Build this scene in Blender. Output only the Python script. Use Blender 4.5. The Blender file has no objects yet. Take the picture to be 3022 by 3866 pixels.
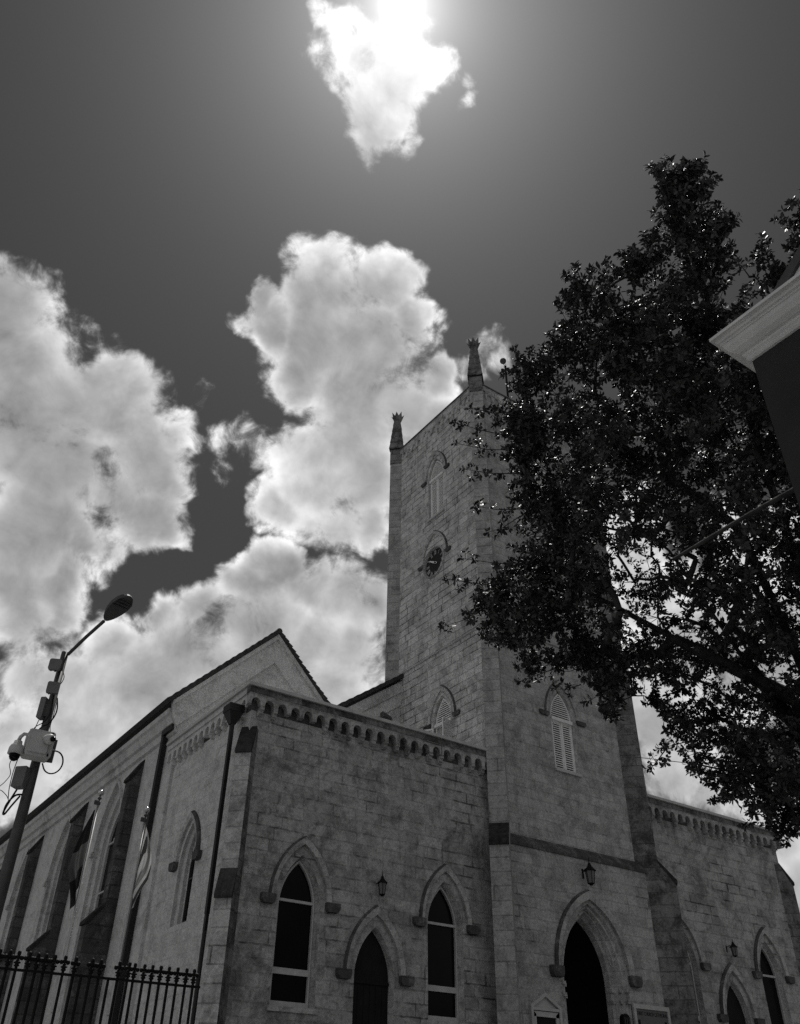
import bpy, math, random
import numpy as np
from mathutils import Vector, Matrix
from mathutils.geometry import tessellate_polygon

random.seed(7); RNG = np.random.default_rng(7)
scn = bpy.context.scene
COL = scn.collection

# ------------------------------------------------------------------ camera
cam_d = bpy.data.cameras.new('camera'); cam = bpy.data.objects.new('camera', cam_d); COL.objects.link(cam)
cam_d.sensor_fit = 'HORIZONTAL'; cam_d.sensor_width = 36.0; cam_d.lens = 36.0 * 3244.4 / 3022.0
cam_d.clip_start = 0.05; cam_d.clip_end = 3000
R0, R1, R2 = (0.81834, -0.57459, 0.01281), (0.34608, 0.47485, -0.80916), (0.45886, 0.66660, 0.58744)
cam.matrix_world = Matrix(((R0[0], -R1[0], -R2[0], 0), (R0[1], -R1[1], -R2[1], 0), (R0[2], -R1[2], -R2[2], 0), (0, 0, 0, 1)))
scn.camera = cam
GZ = -1.7                      # the ground lies 1.7 m below the camera

# ------------------------------------------------------------------ exposure
vs = scn.view_settings
scn.display_settings.display_device = 'sRGB'
vs.view_transform = 'Standard'; vs.look = 'None'; vs.gamma = 1.0; vs.use_curve_mapping = False
vs.exposure = 0.0
scn.cycles.max_bounces = 8; scn.cycles.diffuse_bounces = 3; scn.cycles.transparent_max_bounces = 8
scn.cycles.use_denoising = False

# ------------------------------------------------------------------ sun + sky
SUNV = Vector((0.2214, 0.3321, 0.9166)).normalized()
sun_d = bpy.data.lights.new('sun', 'SUN'); sun_d.energy = 4.0; sun_d.angle = math.radians(0.53); sun_d.color = (1, 0.985, 0.96)
sun = bpy.data.objects.new('sun', sun_d); COL.objects.link(sun)
sun.rotation_euler = SUNV.to_track_quat('Z', 'Y').to_euler()
SKY_K, CLOUD_K, GLOW_K, FAR_K = 0.020, 1.0, 1.0, 0.34

BLOBS=[[0.0012,0.7202,0.6938,0.0549,0],[0.0379,0.7508,0.6594,0.0705,0],[0.0457,0.7958,0.6038,0.08,0],[0.0918,0.764,0.6387,0.0584,0],[0.1303,0.7568,0.6406,0.0547,0],[0.1765,0.767,0.6169,0.0559,0],[0.2068,0.7684,0.6056,0.0387,0],[0.2051,0.7995,0.5646,0.041,0],[0.2289,0.7995,0.5553,0.0232,0],[0.0988,0.8147,0.5714,0.0678,0],[0.1016,0.8547,0.5092,0.0621,0],[0.1487,0.8465,0.5112,0.0295,0],[0.1107,0.8852,0.4519,0.0518,0],[0.1508,0.8697,0.47,0.034,0],[0.166,0.8015,0.5745,0.0378,0.1],[0.2423,0.5739,0.7823,0.0305,0.7],[0.2326,0.6155,0.753,0.0231,0],[0.2565,0.6285,0.7343,0.0312,0],[0.2951,0.5784,0.7605,0.0545,0],[0.3304,0.5461,0.7698,0.0441,0],[0.3577,0.5298,0.769,0.039,0],[0.3921,0.5366,0.7472,0.029,0],[0.3617,0.5813,0.7288,0.0689,0],[0.3125,0.6131,0.7256,0.0528,0],[0.3026,0.6455,0.7013,0.0371,0],[0.3677,0.627,0.6868,0.0537,0],[0.4081,0.5998,0.6883,0.0484,0],[0.4299,0.5611,0.7074,0.0267,0],[0.4408,0.5988,0.6686,0.0432,0],[0.3729,0.6622,0.65,0.0567,0],[0.3401,0.6902,0.6387,0.0377,0],[0.3,0.7068,0.6407,0.0347,0.55],[0.2599,0.7218,0.6414,0.0316,0.75],[0.2894,0.7371,0.6106,0.0345,0.65],[0.3698,0.7041,0.6062,0.0514,0],[0.4138,0.6727,0.6134,0.0544,0],[0.3364,0.7308,0.594,0.0269,0],[0.4016,0.7112,0.577,0.0434,0],[0.4355,0.6933,0.5742,0.0327,0],[0.4724,0.5064,0.7214,0.029,0.7],[0.4619,0.5366,0.7062,0.0293,0.6],[0.35,0.767,0.5378,0.0321,0],[0.3344,0.7894,0.5148,0.0319,0],[0.3859,0.762,0.52,0.0376,0],[0.4297,0.7491,0.5042,0.0485,0],[0.4665,0.7353,0.4917,0.0432,0],[0.3023,0.8222,0.4822,0.0339,0],[0.2146,0.7089,0.6718,0.0285,0.95],[0.1676,0.8347,0.5246,0.0399,0.5],[0.2683,0.8421,0.4678,0.0282,0],[0.3557,0.8082,0.4694,0.0632,0],[0.3013,0.8513,0.4294,0.0614,0],[0.2258,0.8705,0.4373,0.0349,0],[0.2643,0.8795,0.3958,0.0696,0],[0.1934,0.8984,0.3942,0.0529,0],[0.1508,0.9059,0.3958,0.0424,0],[0.4178,0.7943,0.4411,0.0635,0],[0.471,0.7677,0.4345,0.0584,0],[0.2117,0.9158,0.3413,0.0615,0],[0.1595,0.9293,0.3331,0.0412,0],[0.2425,0.9166,0.3179,0.0568,0],[0.1898,0.94,0.2837,0.0543,0],[0.3447,0.8418,0.4153,0.0516,0],[0.4547,0.7982,0.3952,0.0575,0],[0.6833,0.5309,0.5012,0.0617,0.15],[0.6671,0.5075,0.5453,0.0465,0.15],[0.7294,0.515,0.4502,0.0748,0.15],[0.7723,0.4587,0.4396,0.0959,0.15],[0.7372,0.5558,0.3843,0.0542,0.15],[0.7565,0.5653,0.3287,0.048,0.15],[0.7887,0.5378,0.2978,0.0556,0.15],[0.819,0.5161,0.2508,0.0531,0.15],[0.8339,0.5146,0.1994,0.0425,0.15],[0.7435,0.4144,0.5249,0.0583,0.15],[0.1885,0.3741,0.908,0.0275,0.5],[0.1697,0.3799,0.9093,0.0198,0.5],[0.2211,0.3841,0.8964,0.0409,0.1],[0.2564,0.3878,0.8854,0.0417,0.1],[0.2451,0.4146,0.8764,0.0375,0.2],[0.2068,0.4146,0.8862,0.0258,0.5],[0.2678,0.3703,0.8895,0.023,0.6],[0.2804,0.3588,0.8903,0.0184,0.8],[0.2722,0.4101,0.8705,0.0237,0.5],[0.2523,0.4381,0.8628,0.0215,0.5],[0.2948,0.4159,0.8603,0.0182,0.5],[0.2587,0.302,0.9175,0.0122,0],[0.3145,0.3553,0.8803,0.0209,1.35],[0.3366,0.368,0.8668,0.0213,1.35],[0.1822,0.4078,0.8947,0.0271,0.7],[0.232,0.6334,0.7382,0.0309,0.5]]

def make_world():
    w = bpy.data.worlds.new('World'); scn.world = w; w.use_nodes = True
    nt = w.node_tree; nt.nodes.clear(); N = nt.nodes; L = nt.links
    def nd(t, **k):
        n = N.new(t)
        for a, b in k.items(): setattr(n, a, b)
        return n
    def sock(n, s):
        return n.outputs[s] if isinstance(s, (int, str)) else s
    def put(inp, v):
        if hasattr(v, 'is_output'): L.new(v, inp)
        else: inp.default_value = v
    def M(op, a, b=0.0, c=0.0, clamp=False):
        n = nd('ShaderNodeMath', operation=op); n.use_clamp = clamp
        put(n.inputs[0], a); put(n.inputs[1], b); put(n.inputs[2], c)
        return n.outputs[0]
    def VM(op, a, b=None, s=None, out=0):
        n = nd('ShaderNodeVectorMath', operation=op)
        put(n.inputs[0], a)
        if b is not None: put(n.inputs[1], b)
        if s is not None: put(n.inputs['Scale'], s)
        return n.outputs['Value'] if out else n.outputs['Vector']
    def noise(v, scale, detail, rough=0.55, dist=0.0, color=False, lac=2.0):
        n = nd('ShaderNodeTexNoise'); n.inputs['Scale'].default_value = scale; n.inputs['Detail'].default_value = detail
        n.inputs['Roughness'].default_value = rough; n.inputs['Distortion'].default_value = dist; n.inputs['Lacunarity'].default_value = lac
        L.new(v, n.inputs['Vector']); return n.outputs['Color'] if color else n.outputs['Fac']
    def sstep(v, a, b):
        n = nd('ShaderNodeMapRange', interpolation_type='SMOOTHSTEP'); put(n.inputs['Value'], v)
        n.inputs['From Min'].default_value = a; n.inputs['From Max'].default_value = b; return n.outputs['Result']
    def mix(f, a, b):
        n = nd('ShaderNodeMix'); put(n.inputs[0], f); put(n.inputs[2], a); put(n.inputs[3], b); return n.outputs[0]
    d = nd('ShaderNodeTexCoord').outputs['Generated']
    # clear sky, seen through a red filter as in a black and white print
    sky = nd('ShaderNodeTexSky', sky_type='NISHITA'); sky.sun_disc = False
    sky.sun_elevation = math.asin(SUNV.z); sky.sun_rotation = math.atan2(SUNV.x, SUNV.y)
    sky.air_density = 1.0; sky.dust_density = 0.6; sky.ozone_density = 1.0
    sep = nd('ShaderNodeSeparateColor'); L.new(sky.outputs[0], sep.inputs[0])
    red = M('ADD', M('MULTIPLY', sep.outputs[0], 0.62), M('MULTIPLY', sep.outputs[1], 0.38))
    base = M('MULTIPLY', red, SKY_K)
    # cloud field: big billows at fixed directions, broken up by fractal noise
    wv = noise(d, 7.0, 3, 0.5, color=True)
    wv2 = noise(d, 26.0, 3, 0.55, color=True)
    dd = VM('ADD', d, VM('SCALE', VM('SUBTRACT', wv, (0.5, 0.5, 0.5)), s=0.10))
    dd = VM('ADD', dd, VM('SCALE', VM('SUBTRACT', wv2, (0.5, 0.5, 0.5)), s=0.035))
    dd = VM('NORMALIZE', dd)
    acc = None
    for x, y, z, r, o_ in BLOBS:              # 1 - (distance / radius)^2 of each billow
        r2 = (r * 1.12) ** 2
        f = M('MULTIPLY_ADD', VM('DOT_PRODUCT', dd, (x, y, z), out=1), 2.0 / r2, 1.0 - 2.0 / r2 - o_)
        acc = f if acc is None else M('SMOOTH_MAX', acc, f, 0.30)
    acc = M('MAXIMUM', acc, -1.5)
    # unseen cumulus beyond the view, added and weighted to the left to light the church
    far = noise(d, 2.1, 5, 0.55)
    sd = VM('DOT_PRODUCT', d, (R2[0], R2[1], R2[2]), out=1)
    lf = VM('DOT_PRODUCT', d, (-0.90, -0.30, 0.30), out=1)
    farm = M('MULTIPLY', sstep(sd, 0.55, 0.25), sstep(M('MULTIPLY_ADD', lf, 0.16, far), 0.46, 0.62))
    n1 = noise(d, 12.0, 11, 0.57, 0.3)
    n1s = noise(VM('ADD', d, tuple(SUNV * 0.022)), 12.0, 6, 0.55, 0.3)
    n2 = noise(d, 40.0, 9, 0.64, 0.6)
    fld = M('ADD', M('MINIMUM', acc, 0.9), M('MULTIPLY_ADD', n1, 3.0, -1.5))
    fld = M('ADD', fld, M('MULTIPLY_ADD', n2, 1.0, -0.5))
    alpha = M('POWER', sstep(fld, -0.22, 0.62), 1.5)
    body = M('ADD', acc, M('MULTIPLY_ADD', noise(d, 6.0, 5, 0.48, 0.3), 1.9, -0.95))
    thick = sstep(body, -0.05, 1.25)
    cl = mix(thick, 0.95, 0.33)
    cl = M('MULTIPLY', cl, M('ADD', 1.0, M('MULTIPLY', M('SUBTRACT', n1, n1s), 1.5)))
    cl = M('MULTIPLY', cl, M('MULTIPLY_ADD', n2, 0.22, 0.89))
    alpha = M('MAXIMUM', alpha, farm)
    cl = mix(farm, cl, FAR_K)
    # sun aureole
    ca = VM('DOT_PRODUCT', VM('NORMALIZE', d), tuple(SUNV), out=1)
    ang = M('ARCCOSINE', M('MINIMUM', ca, 0.99999))
    a1 = M('EXPONENT', M('MULTIPLY', ang, -12.0))
    a2 = M('EXPONENT', M('MULTIPLY', ang, -4.5))
    disc = M('ADD', M('POWER', sstep(ang, 0.030, 0.002), 2.0), M('MULTIPLY', M('EXPONENT', M('MULTIPLY', ang, -38.0)), 0.35))
    glow = M('ADD', M('ADD', M('MULTIPLY', a1, 0.46), M('MULTIPLY', a2, 0.035)), M('MULTIPLY', disc, 3.0))
    glow = M('MULTIPLY', glow, GLOW_K)
    skyc = M('ADD', base, glow)
    cloud = M('MULTIPLY', cl, CLOUD_K)
    cloud = M('ADD', cloud, M('MULTIPLY', glow, 0.8))
    col = mix(alpha, skyc, cloud)
    bg = nd('ShaderNodeBackground'); L.new(col, bg.inputs['Color']); bg.inputs['Strength'].default_value = 1.0
    out = nd('ShaderNodeOutputWorld'); L.new(bg.outputs[0], out.inputs['Surface'])
    try:
        w.cycles.sampling_method = 'MANUAL'; w.cycles.sample_map_resolution = 512
    except Exception: pass
make_world()

# ------------------------------------------------------------------ materials
def pmat(name):
    m = bpy.data.materials.new(name); m.use_nodes = True
    nt = m.node_tree; b = nt.nodes['Principled BSDF']
    return m, nt, b

def g3(v): return (v, v, v, 1.0)

def plain(name, v, rough=0.6, metal=0.0, var=0.25, scale=9.0, bump=0.0, spec=0.4):
    """one tone with mottling; grey because the photograph is black and white"""
    m, nt, b = pmat(name)
    tc = nt.nodes.new('ShaderNodeTexCoord')
    n = nt.nodes.new('ShaderNodeTexNoise'); n.inputs['Scale'].default_value = scale; n.inputs['Detail'].default_value = 6; n.inputs['Roughness'].default_value = 0.65
    nt.links.new(tc.outputs['Object'], n.inputs['Vector'])
    r = nt.nodes.new('ShaderNodeMapRange'); r.inputs['From Min'].default_value = 0.3; r.inputs['From Max'].default_value = 0.7
    r.inputs['To Min'].default_value = v * (1 - var); r.inputs['To Max'].default_value = v * (1 + var)
    nt.links.new(n.outputs['Fac'], r.inputs['Value'])
    nt.links.new(r.outputs['Result'], b.inputs['Base Color'])
    b.inputs['Roughness'].default_value = rough; b.inputs['Metallic'].default_value = metal
    b.inputs['Specular IOR Level'].default_value = spec
    if bump:
        bp = nt.nodes.new('ShaderNodeBump'); bp.inputs['Strength'].default_value = bump; bp.inputs['Distance'].default_value = 0.02
        nt.links.new(n.outputs['Fac'], bp.inputs['Height']); nt.links.new(bp.outputs[0], b.inputs['Normal'])
    return m

def stone(name, v, row=0.33, blk=0.85, mort=0.55, fade=0.5, stain=0.5, pit=0.5, bump=0.8, blockvar=0.22, seed=0.0, streak=0.35, dark=0.0, mould=0.3, ms=0.022, jmin=0.42):
    """coursed limestone: staggered blocks of uneven length, joints that fade under old render, stains, drips and pitting"""
    m, nt, b = pmat(name); N = nt.nodes; L = nt.links
    def put(i, x):
        if hasattr(x, 'is_output'): L.new(x, i)
        else: i.default_value = x
    def M(op, a, bb=0.0, c=0.0, clamp=False):
        n = N.new('ShaderNodeMath'); n.operation = op; n.use_clamp = clamp
        put(n.inputs[0], a); put(n.inputs[1], bb); put(n.inputs[2], c); return n.outputs[0]
    def nz(vec, sc, det=6, ro=0.6, di=0.0, w=None):
        n = N.new('ShaderNodeTexNoise'); n.inputs['Scale'].default_value = sc; n.inputs['Detail'].default_value = det
        n.inputs['Roughness'].default_value = ro; n.inputs['Distortion'].default_value = di; L.new(vec, n.inputs['Vector']); return n.outputs['Fac']
    def ss(x, a, bb, lo=0.0, hi=1.0):
        n = N.new('ShaderNodeMapRange'); n.interpolation_type = 'SMOOTHSTEP'; put(n.inputs['Value'], x)
        n.inputs['From Min'].default_value = a; n.inputs['From Max'].default_value = bb
        n.inputs['To Min'].default_value = lo; n.inputs['To Max'].default_value = hi; return n.outputs['Result']
    uv = N.new('ShaderNodeUVMap'); uv.uv_map = 'UVMap'
    sp = N.new('ShaderNodeSeparateXYZ'); L.new(uv.outputs[0], sp.inputs[0])
    tc = N.new('ShaderNodeTexCoord')
    mp = N.new('ShaderNodeMapping'); mp.inputs['Location'].default_value = (seed * 3.1, seed * 1.7, seed * 2.3); L.new(tc.outputs['Object'], mp.inputs['Vector'])
    P = mp.outputs[0]
    wob = nz(P, 1.3, 3); wob2 = nz(P, 7.0, 4)
    vv = M('ADD', sp.outputs[1], M('MULTIPLY_ADD', wob, 0.05, -0.025))
    vv = M('ADD', vv, M('MULTIPLY_ADD', wob2, 0.03, -0.015))
    uu = M('ADD', sp.outputs[0], M('MULTIPLY_ADD', wob2, 0.04, -0.02))
    r = M('FLOOR', M('DIVIDE', vv, row))
    wn = N.new('ShaderNodeTexWhiteNoise'); wn.noise_dimensions = '1D'; L.new(M('ADD', r, seed * 7.0), wn.inputs['W'])
    # uneven block lengths: slow warp of u, different in every course
    cu = N.new('ShaderNodeCombineXYZ'); L.new(uu, cu.inputs[0]); L.new(M('MULTIPLY', r, 3.7), cu.inputs[1])
    wu = nz(cu.outputs[0], 0.8, 1)
    uu2 = M('ADD', M('ADD', uu, M('MULTIPLY', wn.outputs['Value'], 4.0)), M('MULTIPLY', wu, 1.1))
    cx = N.new('ShaderNodeCombineXYZ'); L.new(uu2, cx.inputs[0]); L.new(vv, cx.inputs[1])
    br = N.new('ShaderNodeTexBrick'); L.new(cx.outputs[0], br.inputs['Vector'])
    br.offset = 0.0; br.squash = 1.0
    br.inputs['Color1'].default_value = g3(0.0); br.inputs['Color2'].default_value = g3(1.0); br.inputs['Mortar'].default_value = g3(0.5)
    br.inputs['Scale'].default_value = 1.0; br.inputs['Mortar Size'].default_value = ms; br.inputs['Mortar Smooth'].default_value = 0.35
    br.inputs['Bias'].default_value = 0.0; br.inputs['Brick Width'].default_value = blk; br.inputs['Row Height'].default_value = row
    big = nz(P, 0.45, 4, 0.6); mid = nz(P, 1.9, 6, 0.62, 0.4); fine = nz(P, 14.0, 8, 0.7); grit = nz(P, 55.0, 4, 0.7)
    # vertical drips
    sc = N.new('ShaderNodeMapping'); sc.inputs['Scale'].default_value = (3.2, 3.2, 0.28); sc.inputs['Location'].default_value = (seed, seed * 2, 0); L.new(tc.outputs['Object'], sc.inputs['Vector'])
    drip = ss(nz(sc.outputs[0], 1.0, 7, 0.68), 0.52, 0.75)
    jm = M('MULTIPLY', br.outputs['Fac'], ss(M('ADD', big, M('MULTIPLY_ADD', mid, 0.7, -0.35)), 0.62 - 0.3 * (1 - fade) - 0.05, 0.34 - 0.3 * (1 - fade), jmin, 1.0))
    bvn = N.new('ShaderNodeSeparateColor'); L.new(br.outputs['Color'], bvn.inputs[0])
    val = M('MULTIPLY_ADD', bvn.outputs[0], 2 * blockvar, 1.0 - blockvar)
    val = M('MULTIPLY', val, ss(mid, 0.36, 0.64, 1.0 - 0.30 * stain, 1.0 + 0.20 * stain))
    val = M('MULTIPLY', val, ss(fine, 0.36, 0.64, 0.80, 1.17))
    val = M('MULTIPLY', val, ss(grit, 0.38, 0.62, 0.86, 1.12))
    blot = ss(M('ADD', M('MULTIPLY', mid, 0.65), M('MULTIPLY', fine, 0.35)), 0.545, 0.66)
    val = M('MULTIPLY', val, M('MULTIPLY_ADD', blot, -0.45 * stain, 1.0))
    val = M('MULTIPLY', val, M('MULTIPLY_ADD', drip, -0.6 * streak, 1.0))
    val = M('MULTIPLY', val, M('MULTIPLY_ADD', jm, -mort, 1.0))
    # eroded patches, whole groups of stones
    vor = N.new('ShaderNodeTexVoronoi'); vor.inputs['Scale'].default_value = 22.0; L.new(P, vor.inputs['Vector'])
    pits = M('MULTIPLY', ss(vor.outputs['Distance'], 0.30, 0.10), ss(M('ADD', M('MULTIPLY', big, 0.5), M('MULTIPLY', mid, 0.5)), 0.535, 0.60))
    val = M('MULTIPLY', val, M('MULTIPLY_ADD', pits, -0.55 * pit, 1.0))
    mo = ss(nz(P, 0.9, 9, 0.72, 0.6), 0.50, 0.64)
    val = M('MULTIPLY', val, M('MULTIPLY_ADD', mo, -mould, 1.0 + mould * 0.25))
    crk = ss(nz(P, 4.5, 10, 0.78, 1.2), 0.60, 0.72)
    val = M('MULTIPLY', val, M('MULTIPLY_ADD', crk, -0.55 * stain, 1.0))
    if dark:
        dk = ss(M('ADD', M('MULTIPLY', mid, 0.6), M('MULTIPLY', fine, 0.4)), 0.62 - 0.35 * dark, 0.42 - 0.35 * dark)
        val = M('MULTIPLY', val, M('MULTIPLY_ADD', dk, 0.78, 0.22))
    L.new(M('MULTIPLY', val, v), b.inputs['Base Color'])
    b.inputs['Roughness'].default_value = 0.95; b.inputs['Specular IOR Level'].default_value = 0.15
    h = M('ADD', M('MULTIPLY', fine, 0.5), M('MULTIPLY', mid, 0.6))
    h = M('SUBTRACT', h, M('MULTIPLY', jm, 0.9)); h = M('SUBTRACT', h, M('MULTIPLY', pits, 0.8 * pit))
    h = M('ADD', h, M('MULTIPLY', grit, 0.12))
    bp = N.new('ShaderNodeBump'); bp.inputs['Strength'].default_value = bump; bp.inputs['Distance'].default_value = 0.03
    L.new(h, bp.inputs['Height']); L.new(bp.outputs[0], b.inputs['Normal'])
    return m

MT = {}
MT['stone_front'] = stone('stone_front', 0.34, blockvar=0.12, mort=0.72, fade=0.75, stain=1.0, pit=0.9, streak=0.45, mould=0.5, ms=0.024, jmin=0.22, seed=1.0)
MT['stone_side'] = stone('stone_side', 0.54, jmin=0.2, mort=0.45, fade=0.35, stain=0.45, pit=0.2, streak=0.25, blockvar=0.06, mould=0.2, seed=2.0)  # paler copy of the front stone; stronger light from the left put into colour
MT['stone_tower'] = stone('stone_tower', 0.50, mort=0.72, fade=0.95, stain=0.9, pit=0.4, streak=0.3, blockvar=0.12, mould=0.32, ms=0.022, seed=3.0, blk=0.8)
MT['stone_towerfront'] = stone('stone_towerfront', 0.37, jmin=0.25, mort=0.55, fade=0.55, stain=0.75, pit=0.4, streak=0.3, blockvar=0.12, mould=0.3, seed=4.0, blk=0.9)  # darker copy of the tower stone; weaker light on the front put in
MT['stone_buttw'] = stone('stone_buttress_pale', 0.42, row=0.42, blk=3.0, mort=0.6, fade=0.8, stain=0.9, pit=0.4, mould=0.4, blockvar=0.08, seed=12.0)
MT['stone_butt'] = stone('stone_buttress', 0.34, row=0.42, blk=3.0, mort=0.5, fade=0.8, stain=0.8, pit=0.4, blockvar=0.08, seed=5.0)
MT['stone_dark'] = stone('stone_dark', 0.32, row=0.42, blk=1.4, mort=0.5, fade=0.8, stain=1.0, pit=0.6, streak=0.7, seed=6.0, mould=0.4, dark=0.32)
MT['trim'] = stone('stone_trim', 0.42, row=0.45, blk=0.6, mort=0.35, fade=0.5, stain=0.8, pit=0.2, blockvar=0.08, streak=0.4, seed=7.0)
MT['trim_dark'] = stone('stone_trim_lichen', 0.32, row=0.45, blk=0.6, mort=0.3, fade=0.5, stain=1.0, pit=0.3, blockvar=0.1, streak=0.6, seed=8.0, dark=0.25)
MT['stone_grimy_shaded'] = stone('stone_grimy_shaded', 0.32, row=0.42, blk=1.4, mort=0.5, fade=0.8, stain=1.0, pit=0.5, streak=0.6, mould=0.5, dark=0.12, seed=11.0)  # grime on bands and pinnacles; painted shade on the right-hand buttresses
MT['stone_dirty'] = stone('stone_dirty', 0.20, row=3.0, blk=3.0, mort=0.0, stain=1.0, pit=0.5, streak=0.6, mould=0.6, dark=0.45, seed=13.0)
MT['lichen'] = plain('black_lichen_stone', 0.035, 0.95, var=0.6, scale=6, bump=0.5, spec=0.1)
MT['plaster'] = stone('lime_plaster', 0.52, row=5.0, blk=9.0, mort=0.0, stain=0.35, pit=0.0, blockvar=0.02, streak=0.3, bump=0.2, seed=9.0)
MT['cap'] = plain('cement_cap', 0.45, 0.9, var=0.15, scale=3, bump=0.2, spec=0.2)
MT['slate'] = plain('roof_tiles', 0.035, 0.8, var=0.5, scale=5, bump=0.4, spec=0.3)
MT['white'] = plain('white_paint', 0.62, 0.5, var=0.12, scale=4)
MT['frame'] = plain('grey_painted_wood', 0.45, 0.55, var=0.15, scale=6)
MT['louvre'] = plain('louvre_paint', 0.74, 0.55, var=0.15, scale=8)
MT['glass'] = plain('dark_window_glass', 0.004, 0.16, var=0.3, scale=2, spec=0.10)
MT['dark'] = plain('dark_interior', 0.004, 0.9, var=0.3, spec=0.0)
MT['door'] = plain('dark_door_wood', 0.011, 0.6, var=0.3, scale=3, spec=0.12)
MT['iron'] = plain('black_iron', 0.006, 0.6, var=0.4, scale=20, spec=0.15)
MT['blackpipe'] = plain('black_downpipe', 0.014, 0.45, var=0.4, scale=7, spec=0.35)
MT['galv'] = plain('dark_galvanised_steel', 0.06, 0.55, 0.3, var=0.3, scale=6)
MT['lampdark'] = plain('lamp_housing', 0.05, 0.5, 0.2, var=0.2)
MT['lens'] = plain('lamp_lens', 0.03, 0.25, var=0.8, scale=40)
MT['box'] = plain('grey_box', 0.12, 0.5, var=0.15, scale=5)
MT['cabinet'] = plain('pale_cabinet', 0.42, 0.5, var=0.08, scale=5)
MT['pole'] = plain('aluminium_pole', 0.35, 0.35, 0.6, var=0.15, scale=5)
MT['gold'] = plain('brass_ball', 0.5, 0.15, 0.9, var=0.1)
MT['bark'] = plain('bark', 0.04, 0.9, var=0.5, scale=8, bump=0.6, spec=0.1)
MT['ground'] = plain('sunlit_paving', 0.12, 0.9, var=0.25, scale=0.6, bump=0.2, spec=0.1)
MT['asphalt'] = plain('asphalt', 0.06, 0.9, var=0.25, scale=3, bump=0.2, spec=0.1)
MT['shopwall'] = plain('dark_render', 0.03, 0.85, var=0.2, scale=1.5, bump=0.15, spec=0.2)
MT['glow'] = plain('lantern_glass', 0.12, 0.25, var=0.3)

def leafmat():
    m, nt, b = pmat('leaf')
    b.inputs['Base Color'].default_value = g3(0.05); b.inputs['Roughness'].default_value = 0.5; b.inputs['Specular IOR Level'].default_value = 0.35
    tc = nt.nodes.new('ShaderNodeTexCoord'); n = nt.nodes.new('ShaderNodeTexNoise'); n.inputs['Scale'].default_value = 3.0; n.inputs['Detail'].default_value = 3
    nt.links.new(tc.outputs['Object'], n.inputs['Vector'])
    r = nt.nodes.new('ShaderNodeMapRange'); r.inputs['To Min'].default_value = 0.02; r.inputs['To Max'].default_value = 0.06
    nt.links.new(n.outputs['Fac'], r.inputs['Value']); nt.links.new(r.outputs['Result'], b.inputs['Base Color'])
    return m
MT['leaf'] = leafmat()

# ------------------------------------------------------------------ mesh helpers
def build(name, V, F, mats, parent=None, midx=None, smooth=False, uv=True, loc=None):
    me = bpy.data.meshes.new(name)
    me.from_pydata([tuple(map(float, v)) for v in V], [], [tuple(f) for f in F]); me.update()
    if not isinstance(mats, (list, tuple)): mats = [mats]
    for mm in mats: me.materials.append(MT[mm] if isinstance(mm, str) else mm)
    if midx is not None:
        for p, i in zip(me.polygons, midx): p.material_index = i
    if smooth:
        for p in me.polygons: p.use_smooth = True
    if uv:
        ul = me.uv_layers.new(name='UVMap'); vs_ = me.vertices
        for p in me.polygons:
            n = p.normal
            if abs(n.z) < 0.75:
                h = math.hypot(n.x, n.y); tx, ty = -n.y / h, n.x / h
                if tx < -1e-6 or (abs(tx) < 1e-6 and ty < 0): tx, ty = -tx, -ty
                for li in p.loop_indices:
                    c = vs_[me.loops[li].vertex_index].co; ul.data[li].uv = (c.x * tx + c.y * ty, c.z)
            else:
                for li in p.loop_indices:
                    c = vs_[me.loops[li].vertex_index].co; ul.data[li].uv = (c.x, c.y)
    o = bpy.data.objects.new(name, me); COL.objects.link(o)
    if parent is not None: o.parent = parent
    return o

def thing(name, label, cat, loc=(0, 0, 0), group=None):
    o = bpy.data.objects.new(name, None); COL.objects.link(o); o.location = loc
    o.empty_display_size = 0.2
    o['label'] = label; o['category'] = cat
    if group: o['group'] = group
    return o
def tag(o, label, cat, group=None, kind=None):
    if label: o['label'] = label
    if cat: o['category'] = cat
    if group: o['group'] = group
    if kind: o['kind'] = kind
    return o

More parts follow.
